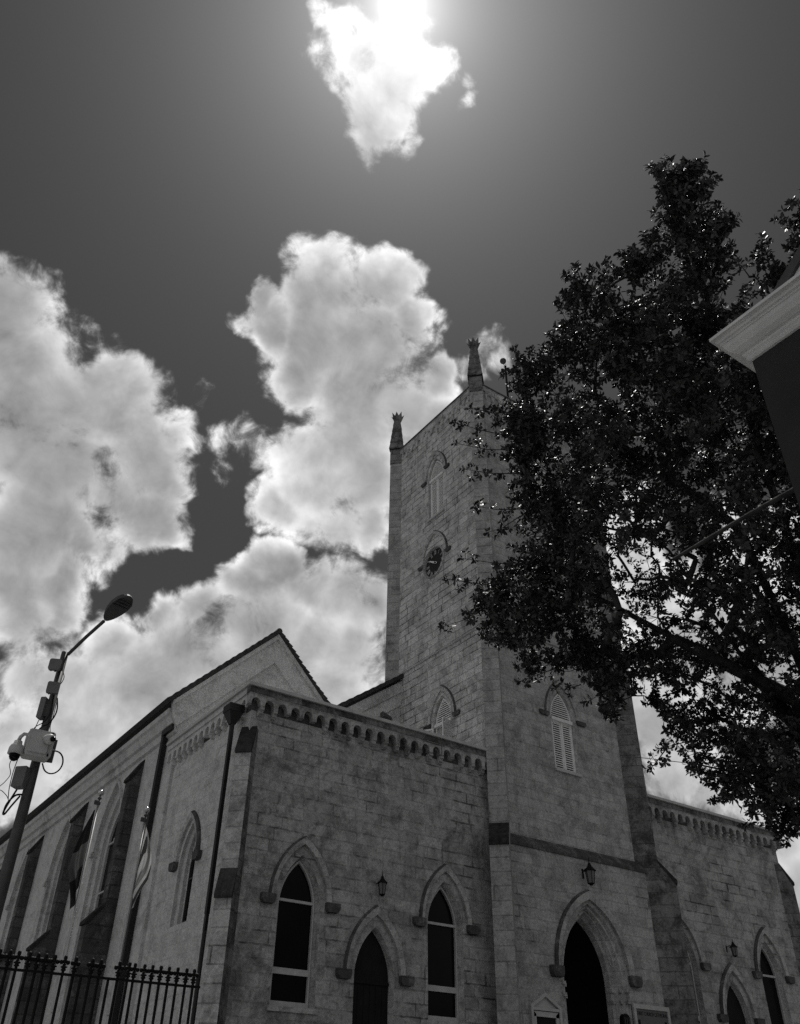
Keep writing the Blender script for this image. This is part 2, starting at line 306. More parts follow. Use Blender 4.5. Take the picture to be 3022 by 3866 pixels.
class MB:
    """collects shapes into one mesh; m = material slot"""
    def __init__(s): s.V = []; s.F = []; s.I = []
    def add(s, V, F, m=0):
        k = len(s.V); s.V += [tuple(v) for v in V]; s.F += [tuple(i + k for i in f) for f in F]; s.I += [m] * len(F); return s
    def box(s, x0, x1, y0, y1, z0, z1, m=0):
        V = [(x, y, z) for z in (z0, z1) for y in (y0, y1) for x in (x0, x1)]
        return s.add(V, [(0, 2, 3, 1), (4, 5, 7, 6), (0, 1, 5, 4), (2, 6, 7, 3), (0, 4, 6, 2), (1, 3, 7, 5)], m)
    def obox(s, c, ax, ay, az, sx, sy, sz, m=0):
        c, ax, ay, az = map(Vector, (c, ax, ay, az))
        V = [c + ax * (i * sx / 2) + ay * (j * sy / 2) + az * (k * sz / 2) for k in (-1, 1) for j in (-1, 1) for i in (-1, 1)]
        return s.add(V, [(0, 2, 3, 1), (4, 5, 7, 6), (0, 1, 5, 4), (2, 6, 7, 3), (0, 4, 6, 2), (1, 3, 7, 5)], m)
    def tube(s, pts, r, n=8, m=0, cap=True):
        pts = [Vector(p) for p in pts]
        if not isinstance(r, (list, tuple)): r = [r] * len(pts)
        V = []; F = []; up = None
        for i, p in enumerate(pts):
            t = (pts[min(i + 1, len(pts) - 1)] - pts[max(i - 1, 0)]).normalized()
            if up is None: up = t.orthogonal().normalized()
            up = (up - t * up.dot(t)).normalized(); b = t.cross(up)
            for k in range(n):
                a = 2 * math.pi * k / n; V.append(p + (up * math.cos(a) + b * math.sin(a)) * r[i])
        for i in range(len(pts) - 1):
            for k in range(n):
                k2 = (k + 1) % n; F.append((i * n + k, i * n + k2, (i + 1) * n + k2, (i + 1) * n + k))
        if cap: F.append(tuple(range(n))[::-1]); F.append(tuple(range((len(pts) - 1) * n, len(pts) * n)))
        return s.add(V, F, m)
    def lathe(s, c, prof, n=12, m=0, axis=(0, 0, 1), rot=0.0):
        c = Vector(c); ax = Vector(axis).normalized(); u = ax.orthogonal().normalized(); v = ax.cross(u)
        V = []; F = []
        for r, z in prof:
            for k in range(n):
                a = 2 * math.pi * k / n + rot; V.append(c + ax * z + (u * math.cos(a) + v * math.sin(a)) * r)
        for i in range(len(prof) - 1):
            for k in range(n):
                k2 = (k + 1) % n; F.append((i * n + k, i * n + k2, (i + 1) * n + k2, (i + 1) * n + k))
        F.append(tuple(range(n))[::-1]); F.append(tuple(range((len(prof) - 1) * n, len(prof) * n)))
        return s.add(V, F, m)
    def loft(s, A, B, closed=False, m=0):
        n = len(A); V = list(A) + list(B); F = []
        for i in range(n if closed else n - 1):
            j = (i + 1) % n; F.append((i, j, n + j, n + i))
        return s.add(V, F, m)
    def poly(s, loops, tofn, m=0):
        """flat face with holes; loops are 2D"""
        flat = [p for l in loops for p in l]
        tri = tessellate_polygon([[Vector((p[0], p[1], 0)) for p in l] for l in loops])
        return s.add([tofn(*p) for p in flat], tri, m)
    def prism(s, poly2, tofn, a, b, m=0):
        """extrude a 2D outline between depths a and b; tofn(u, v, d)"""
        s.poly([poly2], lambda u, v: tofn(u, v, a), m); s.poly([poly2], lambda u, v: tofn(u, v, b), m)
        s.loft([tofn(u, v, a) for u, v in poly2], [tofn(u, v, b) for u, v in poly2], True, m); return s
    def build(s, name, mats, parent=None, **k): return build(name, s.V, s.F, mats, parent, midx=s.I, **k)

class Frame:
    """a wall plane: u along the wall, z up, d outward"""
    def __init__(s, O, U, Nn): s.O, s.U, s.N = Vector(O), Vector(U), Vector(Nn)
    def __call__(s, u, z, d=0.0): return s.O + s.U * u + s.N * d + Vector((0, 0, z))
def front(y): return Frame((0, y, 0), (1, 0, 0), (0, -1, 0))
def side(x): return Frame((x, 0, 0), (0, 1, 0), (-1, 0, 0))

def arch(uc, hw, zb, zs, za, n=9, open_=False):
    """pointed arch outline, bottom left round to bottom right"""
    h = za - zs; c = max((h * h - hw * hw) / (2 * hw), 0.0); R = hw + c
    a_end = math.asin(min(1, h / R))
    left = []
    for i in range(n + 1):
        a = a_end * i / n; left.append((uc + c - R * math.cos(a), zs + R * math.sin(a)))
    left[-1] = (uc, za)
    right = [(2 * uc - u, z) for u, z in left[:-1]][::-1]
    return ([(uc - hw, zb)] if not open_ else []) + left + right + ([(uc + hw, zb)] if not open_ else [])
def arch_hw(hw, zs, za, z):
    if z <= zs: return hw
    h = za - zs; c = max((h * h - hw * hw) / (2 * hw), 0.0); R = hw + c
    return max(0.0, math.sqrt(max(R * R - (z - zs) ** 2, 0)) - c)

# ------------------------------------------------------------------ ground
g = MB(); g.V = [(-600, -600, GZ - 0.02), (600, -600, GZ - 0.02), (600, 600, GZ - 0.02), (-600, 600, GZ - 0.02)]; g.F = [(0, 1, 2, 3)]; g.I = [0]
tag(g.build('ground', 'ground'), None, None, kind='structure')
g = MB().box(-60, 60, -3.2, 3.4, GZ - 0.15, GZ - 0.012); tag(g.build('road', 'asphalt'), None, None, kind='structure')
g = MB().box(-60, 4.6, 3.4, 6.2, GZ - 0.15, GZ + 0.12); tag(g.build('pavement', 'cap'), None, None, kind='structure')

# ------------------------------------------------------------------ church
church = thing('stone_church', 'weathered limestone church with a square clock tower, pinnacles and pointed windows', 'church', (19.4, 22.2, GZ))
church_off = Vector((19.4, 22.2, GZ))
def part(mb, name, mats, parent=None, **k):
    """a part of the church; its mesh is given in world coordinates"""
    o = mb.build(name, mats, None, **k)
    if parent is None:
        o.parent = church; o.matrix_parent_inverse = Matrix.Translation(-church_off)
    else:
        o.parent = parent
    return o

def hood(fr, uc, hw, zs, za, t=0.16, p=0.13, gap=0.08, stop=0.40, parent=None, sh=0.22, sp=0.03):
    """hood mould over a pointed arch, with label stops"""
    mb = MB(); hi = hw + gap; ho = hi + t
    A = arch(uc, hi, 0, zs, za + gap * 1.4, open_=True); B = arch(uc, ho, 0, zs, za + (gap + t) * 1.45, open_=True)
    C = arch(uc, ho - 0.04, 0, zs, za + (gap + t - 0.04) * 1.45, open_=True)
    A0 = [fr(u, z, 0.0) for u, z in A]; A1 = [fr(u, z, p * 0.7) for u, z in A]
    C1 = [fr(u, z, p) for u, z in C]; B1 = [fr(u, z, p * 0.45) for u, z in B]; B0 = [fr(u, z, 0.0) for u, z in B]
    mb.loft(A0, A1, m=0).loft(A1, C1, m=0).loft(C1, B1, m=1).loft(B1, B0, m=1)
    for s in (-1, 1):
        a, b = sorted((uc + s * (hi - 0.02), uc + s * (hi + stop)))
        pr = [(a, zs + 0.02), (b, zs + 0.02), (b, zs - sh * 0.6), (b - 0.06, zs - sh), (a + 0.06, zs - sh), (a, zs - sh * 0.6)]
        mb.prism(pr, lambda u, v, d: fr(u, v, d), 0.0, p + sp, m=1)
    return part(mb, 'hood_mould', ['trim', 'trim_dark'], parent)

def surround(fr, uc, hw, zb, zs, za, depth, hw2, zb2=None, za2=None, mat='trim', steps=1, parent=None, sill=True, zs2=None):
    """splayed reveal from the wall face back to the frame"""
    zb2 = zb if zb2 is None else zb2; za2 = za - (hw - hw2) * 1.4 if za2 is None else za2; zs2 = zs if zs2 is None else zs2
    mb = MB(); prev = None
    for i in range(steps + 1):
        f = i / steps
        if i == 0: rings = [(0.0, 0.0)]
        elif steps == 1: rings = [(1.0, 1.0)]
        else: rings = [(f - 0.5 / steps, f), ] if False else [((i - 1) / steps, f - 0.35 / steps), (f, f)]
        for wf, df in rings:
            O = arch(uc, hw + (hw2 - hw) * wf, zb + (zb2 - zb) * wf, zs + (zs2 - zs) * wf, za + (za2 - za) * wf)
            ring = [fr(u, z, -depth * df) for u, z in O]
            if prev is not None: mb.loft(prev, ring, True)
            prev = ring
    return part(mb, 'window_surround', mat, parent)

def ring_frame(mb, fr, O_out, O_in, d0, d1, m=0):
    """a flat moulded ring between two outlines, standing from depth d0 out to d1"""
    a0 = [fr(u, z, d0) for u, z in O_out]; a1 = [fr(u, z, d1) for u, z in O_out]
    b0 = [fr(u, z, d0) for u, z in O_in]; b1 = [fr(u, z, d1) for u, z in O_in]
    mb.loft(a1, b1, True, m).loft(a0, a1, True, m).loft(b0, b1, True, m)

def glazed(fr, uc, hw, zb, zs, za, depth, bars, thick=0.07, label=None, mat='frame', midbar=True):
    """light timber frame with cross bars over one dark pane"""
    mb = MB(); d = -depth
    ring_frame(mb, fr, arch(uc, hw, zb, zs, za), arch(uc, hw - thick, zb + thick, zs, za - thick * 1.5), d - 0.05, d + 0.06)
    for z, h in bars:
        w = arch_hw(hw, zs, za, z) - 0.01
        P = [(uc - w, z - h / 2), (uc + w, z - h / 2), (uc + w, z + h / 2), (uc - w, z + h / 2)]
        mb.prism(P, lambda u, v, dd: fr(u, v, dd), d - 0.03, d + 0.05)
    o = part(mb, 'window', mat)
    if label: o['label'] = label
    pb = MB().poly([arch(uc, hw - 0.01, zb, zs, za - 0.01)], lambda u, z: fr(u, z, d - 0.02))
    part(pb, 'pane', 'glass', o)
    return o

def slats(mb, fr, u0, u1, z0, z1, pitch, d, wfn=None, uc=0, m=0):
    z = z0 + pitch * 0.5
    while z < z1 - 0.02:
        a, b = u0, u1
        if wfn: w = wfn(z); a, b = uc - w, uc + w
        if b - a > 0.05:
            P = [fr(a, z - 0.022, d + 0.03), fr(b, z - 0.022, d + 0.03), fr(b, z - 0.004, d - 0.03), fr(a, z - 0.004, d - 0.03)]
            Q = [fr(a, z + 0.018, d + 0.03), fr(b, z + 0.018, d + 0.03), fr(b, z + 0.012, d - 0.03), fr(a, z + 0.012, d - 0.03)]
            mb.add(P + Q, [(0, 1, 2, 3), (4, 5, 6, 7), (0, 1, 5, 4), (2, 3, 7, 6), (0, 3, 7, 4), (1, 2, 6, 5)], m)
        z += pitch

def louvred(fr, uc, hw, zb, zs, za, depth, open_leaves=False, pitch=0.086):
    """pointed louvre head over a pair of louvred leaves, with a sill"""
    d = -depth; mb = MB(); t = 0.05
    ring_frame(mb, fr, arch(uc, hw, zb, zs, za), arch(uc, hw - t, zb + t, zs, za - t * 1.5), d - 0.06, d + 0.05)
    P = [(uc - hw, zs - 0.07), (uc + hw, zs - 0.07), (uc + hw, zs + 0.06), (uc - hw, zs + 0.06)]
    mb.prism(P, lambda u, v, dd: fr(u, v, dd), d - 0.05, d + 0.13)
    slats(mb, fr, 0, 0, zs + 0.06, za - 0.08, pitch, d, lambda z: arch_hw(hw, zs, za, z) - t, uc)
    w = part(mb, 'window', 'louvre')
    part(MB().poly([arch(uc, hw, zb, zs, za)], lambda u, z: fr(u, z, d - 0.07)), 'louvre_backing', 'dark', w)
    s = MB(); s.prism([(uc - hw - 0.10, zb - 0.08), (uc + hw + 0.10, zb - 0.08), (uc + hw + 0.10, zb + 0.02), (uc - hw - 0.10, zb + 0.02)], lambda u, v, dd: fr(u, v, dd), d - 0.05, 0.09)
    part(s, 'sill', 'frame', w)
    if not open_leaves:
        for sgn in (-1, 1):
            lf = MB(); a, b = (uc - hw + t, uc - 0.03) if sgn < 0 else (uc + 0.03, uc + hw - t)
            for p in ([(a, zb + 0.02), (a + 0.05, zb + 0.02), (a + 0.05, zs - 0.07), (a, zs - 0.07)], [(b - 0.05, zb + 0.02), (b, zb + 0.02), (b, zs - 0.07), (b - 0.05, zs - 0.07)],
                      [(a + 0.05, zb + 0.02), (b - 0.05, zb + 0.02), (b - 0.05, zb + 0.08), (a + 0.05, zb + 0.08)], [(a + 0.05, zs - 0.13), (b - 0.05, zs - 0.13), (b - 0.05, zs - 0.07), (a + 0.05, zs - 0.07)]):
                lf.prism(p, lambda u, v, dd: fr(u, v, dd), d - 0.03, d + 0.035)
            slats(lf, fr, a + 0.05, b - 0.05, zb + 0.08, zs - 0.13, pitch, d)
            part(lf, 'shutter', 'louvre', w)
        st = MB().prism([(uc - 0.035, zb + 0.02), (uc + 0.035, zb + 0.02), (uc + 0.035, zs - 0.07), (uc - 0.035, zs - 0.07)], lambda u, v, dd: fr(u, v, dd), d - 0.02, d + 0.065)
        part(st, 'centre_post', 'louvre', w)
    else:
        bd = MB()
        for k in range(5):
            a = uc - hw + 0.06 + k * (2 * hw - 0.12) / 5; b = a + (2 * hw - 0.12) / 5 - 0.012
            bd.prism([(a, zb), (b, zb), (b, zs - 0.075), (a, zs - 0.075)], lambda u, v, dd: fr(u, v, dd), d - 0.06, d - 0.035)
        part(bd, 'boarding', 'frame', w)
        for sgn in (1, -1):
            hinge = fr(uc + sgn * hw, 0, 0.03); out = (fr.N * (0.96 if sgn < 0 else 0.55) + fr.U * sgn * (0.25 if sgn < 0 else 0.83)).normalized()
            lfr = Frame(hinge, out, out.cross(Vector((0, 0, 1))))
            lf = MB(); W = hw - 0.06
            for p in ([(0, zb), (0.05, zb), (0.05, zs - 0.1), (0, zs - 0.1)], [(W - 0.05, zb), (W, zb), (W, zs - 0.1), (W - 0.05, zs - 0.1)], [(0.05, zs - 0.16), (W - 0.05, zs - 0.16), (W - 0.05, zs - 0.1), (0.05, zs - 0.1)]):
                lf.prism(p, lambda u, v, dd: lfr(u, v, dd), -0.02, 0.02)
            slats(lf, lfr, 0.05, W - 0.05, zb, zs - 0.16, pitch, 0)
            part(lf, 'shutter', 'louvre', w)
    return w

def corbels(fr, u0, u1, n, ztop, zband, zarch, zspr, zbot, d, name='corbel_table', mat=('stone_front', 'trim_dark')):
    """band carried on a row of small arches that spring from little corbels"""
    mb = MB(); st = (u1 - u0) / n; aw = st * 0.34
    out = [(u0, ztop), (u0, zspr)]
    for k in range(n):
        c = u0 + (k + 0.5) * st
        out += [(c - aw, zspr)] + [(c - aw * math.cos(t), zspr + (zarch - zspr) * (0.35 + 0.65 * math.sin(t) ** 0.9 if math.sin(t) > 0 else 0.35)) for t in np.linspace(0, math.pi, 9)] + [(c + aw, zspr)]
    out += [(u1, zspr), (u1, ztop)]
    mb.prism(out, lambda u, v, dd: fr(u, v, dd), 0.0, d)
    for k in range(n + 1):
        c = u0 + k * st; w = st * 0.15 * random.uniform(0.9, 1.1)
        if k in (0, n): continue
        h = (zspr - zbot)
        pr = [(0.0, zspr - 0.002), (d - 0.005, zspr - 0.002), (d + 0.012, zspr - 0.012), (d + 0.012, zspr - h * 0.3), (d * 0.82, zspr - h * 0.4), (d * 0.72, zspr - h * 0.75), (d * 0.40, zspr - h), (0.0, zspr - h)]
        if random.random() < 0.07: continue
        mb.prism(pr, lambda a, v, dd: fr(c + dd, v, a), -w, w)
    nb = MB().prism([(u0 + 0.05, zspr - 0.06), (u1 - 0.05, zspr - 0.06), (u1 - 0.05, zarch + 0.02), (u0 + 0.05, zarch + 0.02)], lambda u, v, dd: fr(u, v, dd), 0.001, 0.004)  # thin plate of darker stone behind the arches
    if d > 0.1: part(nb, 'niche_backs', 'stone_dark')
    return part(mb, name, list(mat))

def diag(corner, dirn, w, prof, name, mat, weather=(), flank=None, wmat='lichen'):
    """diagonal buttress: side profile (distance out, z) extruded across its width"""
    dx, dy = dirn; s = 1 / math.sqrt(2); D = Vector((dx * s, dy * s, 0)); T = Vector((-dy * s, dx * s, 0)); C = Vector((corner[0], corner[1], 0))
    mb = MB(); tofn = lambda a, z, t: C + D * a + T * t + Vector((0, 0, z))
    mb.poly([prof], lambda u, v: tofn(u, v, -w / 2), 1); mb.poly([prof], lambda u, v: tofn(u, v, w / 2), 1)
    mb.loft([tofn(u, v, -w / 2) for u, v in prof], [tofn(u, v, w / 2) for u, v in prof], True, 0)
    o = part(mb, name, [mat, flank or mat])
    for (p0, z0, p1, z1) in weather:      # sloping black stone slab from (p0, z0) at the top out to (p1, z1)
        wm = MB(); q = [(p0, z0 + 0.03), (p1 + 0.06, z1 + 0.02), (p1 + 0.06, z1 - 0.09), (p1 - 0.02, z1 - 0.10), (p0, z0 - 0.06)]
        wm.prism(q, lambda a, z, t: C + D * a + T * t + Vector((0, 0, z)), -w / 2 - 0.012, w / 2 + 0.012)
        part(wm, 'weathering', wmat, o)
    return o

# ---- left and right wings: parapeted blocks either side of the tower
YW = 22.25; XL = 10.1; XT = 19.434; XT2 = 26.3; YT = 22.08; YB = 28.56; XR = 35.2; YG = 27.944
fw = front(YW); fsd = side(XL)
WIN = dict(zb=2.62, zs=5.02, za=6.36, hw=0.66)
def facade_window(uc, label):
    w = WIN
    surround(fw, uc, w['hw'], w['zb'], w['zs'], w['za'], 0.26, 0.585, w['zb'] + 0.02)
    hood(fw, uc, w['hw'], w['zs'] + 0.16, w['za'] + 0.05, gap=0.16)
    glazed(fw, uc, 0.585, w['zb'] + 0.02, w['zs'], w['za'] - 0.105, 0.26, [(5.17, 0.07), (3.45, 0.15), (2.70, 0.12)], 0.05)
    s = MB().prism([(uc - 0.72, 2.50), (uc + 0.74, 2.50), (uc + 0.74, 2.62), (uc - 0.72, 2.62)], lambda u, v, d: fw(u, v, d), -0.26, 0.05); part(s, 'sill', 'trim')
def facade_door(uc):
    surround(fw, uc, 0.66, GZ + 0.9, 3.45, 4.78, 0.22, 0.60, GZ + 0.9)
    hood(fw, uc, 0.66, 3.60, 4.84, gap=0.18, t=0.18, stop=0.42)
    mb = MB(); O = arch(uc, 0.60, GZ + 0.9, 3.45, 4.70)
    mb.poly([O], lambda u, z: fw(u, z, -0.2))
    for k in range(-2, 3): mb.prism([(uc + k * 0.2 - 0.008, GZ + 0.9), (uc + k * 0.2 + 0.008, GZ + 0.9), (uc + k * 0.2 + 0.008, 3.4), (uc + k * 0.2 - 0.008, 3.4)], lambda u, v, d: fw(u, v, d), -0.2, -0.19)
    mb.prism([(uc - 0.6, 3.36), (uc + 0.6, 3.36), (uc + 0.6, 3.44), (uc - 0.6, 3.44)], lambda u, v, d: fw(u, v, d), -0.2, -0.16)
    part(mb, 'door', 'door')
LW = [12.2, 17.2]; LD = 14.70; RW = [28.0, 33.0]; RD = 30.5
for (x0, x1, wins, dr) in ((XL, XT, LW, LD), (XT2, XR, RW, RD)):
    holes = [arch(u, WIN['hw'], WIN['zb'], WIN['zs'], WIN['za']) for u in wins] + [arch(dr, 0.66, GZ + 0.9, 3.45, 4.78)]
    mb = MB().poly([[(x0, GZ), (x1, GZ), (x1, 10.72), (x0, 10.72)]] + holes, lambda u, z: fw(u, z), 0)
    if x0 == XL:
        SW = dict(uc=25.5, hw=0.60, zb=4.78, zs=6.35, za=7.62)
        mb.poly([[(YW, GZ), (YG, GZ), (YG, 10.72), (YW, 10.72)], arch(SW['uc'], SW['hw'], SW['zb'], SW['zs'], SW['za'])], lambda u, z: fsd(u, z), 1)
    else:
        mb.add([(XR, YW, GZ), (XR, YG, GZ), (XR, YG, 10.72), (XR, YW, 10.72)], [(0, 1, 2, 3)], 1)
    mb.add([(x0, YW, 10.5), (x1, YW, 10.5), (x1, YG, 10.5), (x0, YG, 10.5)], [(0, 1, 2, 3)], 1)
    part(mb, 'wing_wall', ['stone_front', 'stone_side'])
    for u in wins: facade_window(u, None)
    facade_door(dr)
# side window of the left wing
surround(fsd, 25.5, 0.60, 4.78, 6.35, 7.62, 0.34, 0.42, 4.9, mat='plaster', steps=2)
hood(fsd, 25.5, 0.60, 6.58, 7.62, gap=0.10, t=0.15, stop=0.34)
glazed(fsd, 25.5, 0.42, 4.9, 6.35, 7.37, 0.34, [(6.1, 0.05)], 0.04, mat='lampdark')

# corbel tables, parapet bands and caps of the wings
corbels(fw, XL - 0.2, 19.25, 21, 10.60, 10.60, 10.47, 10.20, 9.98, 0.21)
part(MB().prism([(XL - 0.225, 10.601), (19.25, 10.601), (19.25, 10.79), (XL - 0.225, 10.79)], lambda u, v, d: fw(u, v, d), 0.0, 0.225), 'parapet_band', 'stone_grimy_shaded')
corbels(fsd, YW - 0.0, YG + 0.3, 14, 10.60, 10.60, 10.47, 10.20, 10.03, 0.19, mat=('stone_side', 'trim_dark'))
part(MB().prism([(YW, 10.601), (YG + 0.3, 10.601), (YG + 0.3, 10.79), (YW, 10.79)], lambda u, v, d: fsd(u, v, d), 0.0, 0.225), 'parapet_band', 'stone_side')
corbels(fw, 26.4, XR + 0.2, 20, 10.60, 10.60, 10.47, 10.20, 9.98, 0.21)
part(MB().prism([(26.4, 10.601), (XR + 0.225, 10.601), (XR + 0.225, 10.79), (26.4, 10.79)], lambda u, v, d: fw(u, v, d), 0.0, 0.225), 'parapet_band', 'stone_grimy_shaded')
def zz(u, v, d): return Vector((u, v, d))
part(MB().prism([(XL - 0.30, YW - 0.30), (19.25, YW - 0.30), (19.25, YW + 0.25), (XL + 0.25, YW + 0.25), (XL + 0.25, YG + 0.3), (XL - 0.30, YG + 0.3)], zz, 10.79, 10.89), 'parapet_cap', 'cap')
part(MB().prism([(26.4, YW - 0.30), (XR + 0.30, YW - 0.30), (XR + 0.30, YG), (XR - 0.25, YG), (XR - 0.25, YW + 0.25), (26.4, YW + 0.25)], zz, 10.79, 10.89), 'parapet_cap', 'cap')

# diagonal buttresses at the outer corners of the wings
diag((10.09, 22.27), (-1, -1), 0.46, [(-0.3, GZ), (0.36, GZ), (0.36, 4.98), (0.20, 5.58), (0.20, 8.85), (-0.05, 9.6), (-0.3, 9.6)], 'buttress', 'stone_buttw', [(-0.05, 9.62, 0.20, 8.87), (0.20, 5.62, 0.36, 4.98)], 'stone_grimy_shaded', 'stone_dirty')
diag((XR, YW), (1, -1), 0.50, [(-0.3, GZ), (0.50, GZ), (0.50, 4.7), (0.32, 5.3), (0.32, 8.75), (-0.05, 9.5), (-0.3, 9.5)], 'buttress', 'stone_grimy_shaded', [(-0.05, 9.52, 0.32, 8.75), (0.32, 5.34, 0.50, 4.7)])  # right wing buttress: the darker stone colour stands in for shade

# ---- tower
fts = side(XT); ftf = front(YT)
# upper belfry window, clock and lower window in the left face; two windows in the front face
UW = dict(uc=25.30, hw=0.58, zb=22.95, zs=25.20, za=26.35)
LO = dict(uc=25.12, hw=0.58, zb=10.9, zs=12.98, za=14.1)
FW = dict(uc=22.88, hw=0.60, zb=10.9, zs=12.92, za=14.14)
FU = dict(uc=22.88, hw=0.60, zb=22.95, zs=25.20, za=26.35)
CK = (25.5, 20.53)
def circ(uc, zc, r, n=28): return [(uc + r * math.cos(2 * math.pi * k / n), zc + r * math.sin(2 * math.pi * k / n)) for k in range(n)]
aw = lambda w: arch(w['uc'], w['hw'], w['zb'], w['zs'], w['za'])
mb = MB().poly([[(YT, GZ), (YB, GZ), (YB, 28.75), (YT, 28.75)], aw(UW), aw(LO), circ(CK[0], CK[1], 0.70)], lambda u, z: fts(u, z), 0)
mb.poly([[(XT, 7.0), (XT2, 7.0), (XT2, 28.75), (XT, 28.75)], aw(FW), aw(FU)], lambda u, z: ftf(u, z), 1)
mb.add([(XT2, YT, GZ), (XT2, YB, GZ), (XT2, YB, 28.75), (XT2, YT, 28.75)], [(0, 1, 2, 3)], 1)
mb.add([(XT, YB, GZ), (XT2, YB, GZ), (XT2, YB, 28.75), (XT, YB, 28.75)], [(0, 1, 2, 3)], 1)
mb.add([(XT, YT, 28.2), (XT2, YT, 28.2), (XT2, YB, 28.2), (XT, YB, 28.2)], [(0, 1, 2, 3)], 1)
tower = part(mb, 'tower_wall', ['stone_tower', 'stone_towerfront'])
def tower_window(fr, w, open_leaves=False, hz=0.12, stop=0.42):
    surround(fr, w['uc'], w['hw'], w['zb'], w['zs'], w['za'], 0.16, w['hw'] - 0.06, w['zb'] + 0.01)
    hood(fr, w['uc'], w['hw'], w['zs'] + hz, w['za'], gap=0.14, t=0.17, stop=stop, p=0.085, sh=0.15, sp=0.0)
    louvred(fr, w['uc'], w['hw'] - 0.06, w['zb'] + 0.01, w['zs'], w['za'] - 0.09, 0.14, open_leaves)
tower_window(fts, UW, stop=0.36); tower_window(fts, LO, True); tower_window(ftf, FW, stop=0.46); tower_window(ftf, FU)

# string course, parapet band, cap
for fr, a, b in ((fts, YT, YB), (ftf, XT, XT2)):
    part(MB().prism([(0, 16.02), (0.03, 16.02), (0.065, 16.05), (0.04, 16.11), (0, 16.13)], lambda a_, z, t: fr(t, z, a_), a, b), 'string_course', 'trim')
    n = 13
    corbels(fr, a + 0.5, b - 0.5, n, 28.52, 28.52, 28.36, 28.02, 27.86, 0.06, mat=('stone_tower', 'trim_dark'))
    part(MB().prism([(a, 28.521), (b, 28.521), (b, 28.78), (a, 28.78)], lambda u, v, d: fr(u, v, d), 0.0, 0.065), 'parapet_band', 'stone_tower')
cp = MB()
cp.box(XT - 0.10, XT + 0.35, YT - 0.10, YB + 0.1, 28.78, 28.86); cp.box(XT2 - 0.35, XT2 + 0.1, YT - 0.10, YB + 0.1, 28.78, 28.86)
cp.box(XT + 0.35, XT2 - 0.35, YT - 0.10, YT + 0.35, 28.78, 28.86); cp.box(XT + 0.35, XT2 - 0.35, YB - 0.35, YB + 0.1, 28.78, 28.86)
part(cp, 'parapet_cap', 'trim_dark')

# tower corner buttresses and pinnacles
PF = [(-0.5, GZ), (0.95, GZ), (0.95, 7.62), (0.45, 8.32), (0.45, 15.95), (0.36, 16.2), (0.36, 28.0), (-0.5, 28.0)]
PB = [(-0.5, GZ), (0.30, GZ), (0.30, 28.0), (-0.5, 28.0)]
PR = [(-0.5, GZ), (1.02, GZ), (1.02, 7.52), (0.50, 8.22), (0.50, 15.95), (0.40, 16.2), (0.40, 28.0), (-0.5, 28.0)]
corners = [((XT, YT), (-1, -1), PF, 0.62), ((XT, YB), (-1, 1), PB, 0.60), ((XT2, YT), (1, -1), PR, 0.62), ((XT2, YB), (1, 1), PB, 0.60)]
def pinnacle(c, dirn, off):
    s = 1 / math.sqrt(2); D = Vector((dirn[0] * s, dirn[1] * s, 0)); T = Vector((-D.y, D.x, 0)); C = Vector((c[0], c[1], 0)) + D * off
    mb = MB()
    def ring(w, z): return [C + D * (i * w) + T * (j * w) + Vector((0, 0, z)) for i, j in ((-1, -1), (1, -1), (1, 1), (-1, 1))]
    mb.loft(ring(0.30, 27.9), ring(0.30, 28.86), True, 0); mb.loft(ring(0.30, 28.86), ring(0.31, 28.98), True, 2)
    # scaled spire: five overlapping tiers, each with a scalloped lower lip
    z0, z1, w0, w1, nt = 28.98, 31.05, 0.345, 0.155, 5
    for k in range(nt):
        za, zb_ = z0 + (z1 - z0) * k / nt, z0 + (z1 - z0) * (k + 1) / nt
        wa, wb = w0 + (w1 - w0) * k / nt, w0 + (w1 - w0) * (k + 1) / nt
        lo = []; hi = []; und = []
        for q in range(4):
            a = math.pi / 4 + q * math.pi / 2
            for j in range(8):
                f = j / 8.0; ang = a + (math.pi / 2) * f
                m = 1 / max(abs(math.cos(ang)), abs(math.sin(ang)))
                dz = -0.055 * abs(math.sin(2 * math.pi * f))
                dirv = D * math.cos(ang) + T * math.sin(ang)
                lo.append(C + dirv * (m * (wa + 0.018)) + Vector((0, 0, za + dz - 0.01))); hi.append(C + dirv * (m * wb) + Vector((0, 0, zb_))); und.append(C + dirv * (m * wa * 0.82) + Vector((0, 0, za + 0.02)))
        md = [q_ * 0.80 + h_ * 0.20 for q_, h_ in zip(lo, hi)]; mb.loft(lo, md, True, 0); mb.loft(md, hi, True, 0); mb.loft(lo, und, True, 1)
    mb.add(ring(0.155, 31.05), [(0, 1, 2, 3)], 0)
    # crown of pointed petals
    for q in range(8):
        a = q * math.pi / 4; o = D * math.cos(a) + T * math.sin(a); p = D * -math.sin(a) + T * math.cos(a)
        h = 31.56 if q % 2 else 31.50
        b = C + Vector((0, 0, 31.0))
        V = [b + o * 0.14 - p * 0.09, b + o * 0.14 + p * 0.09, b + o * 0.23 + p * 0.12 + Vector((0, 0, 0.27)), C + o * 0.36 + Vector((0, 0, h)), b + o * 0.23 - p * 0.12 + Vector((0, 0, 0.27)), b + o * 0.05, b + o * 0.10 + Vector((0, 0, 0.27))]
        mb.add(V, [(0, 1, 2, 4), (4, 2, 3), (5, 6, 2, 1), (5, 0, 4, 6), (6, 4, 3), (6, 3, 2), (0, 5, 1)], 0)
    mb.lathe(C, [(0.12, 31.0), (0.14, 31.2), (0.02, 31.42)], 8, 0)
    part(mb, 'pinnacle', ['stone_grimy_shaded', 'trim_dark', 'lichen'])
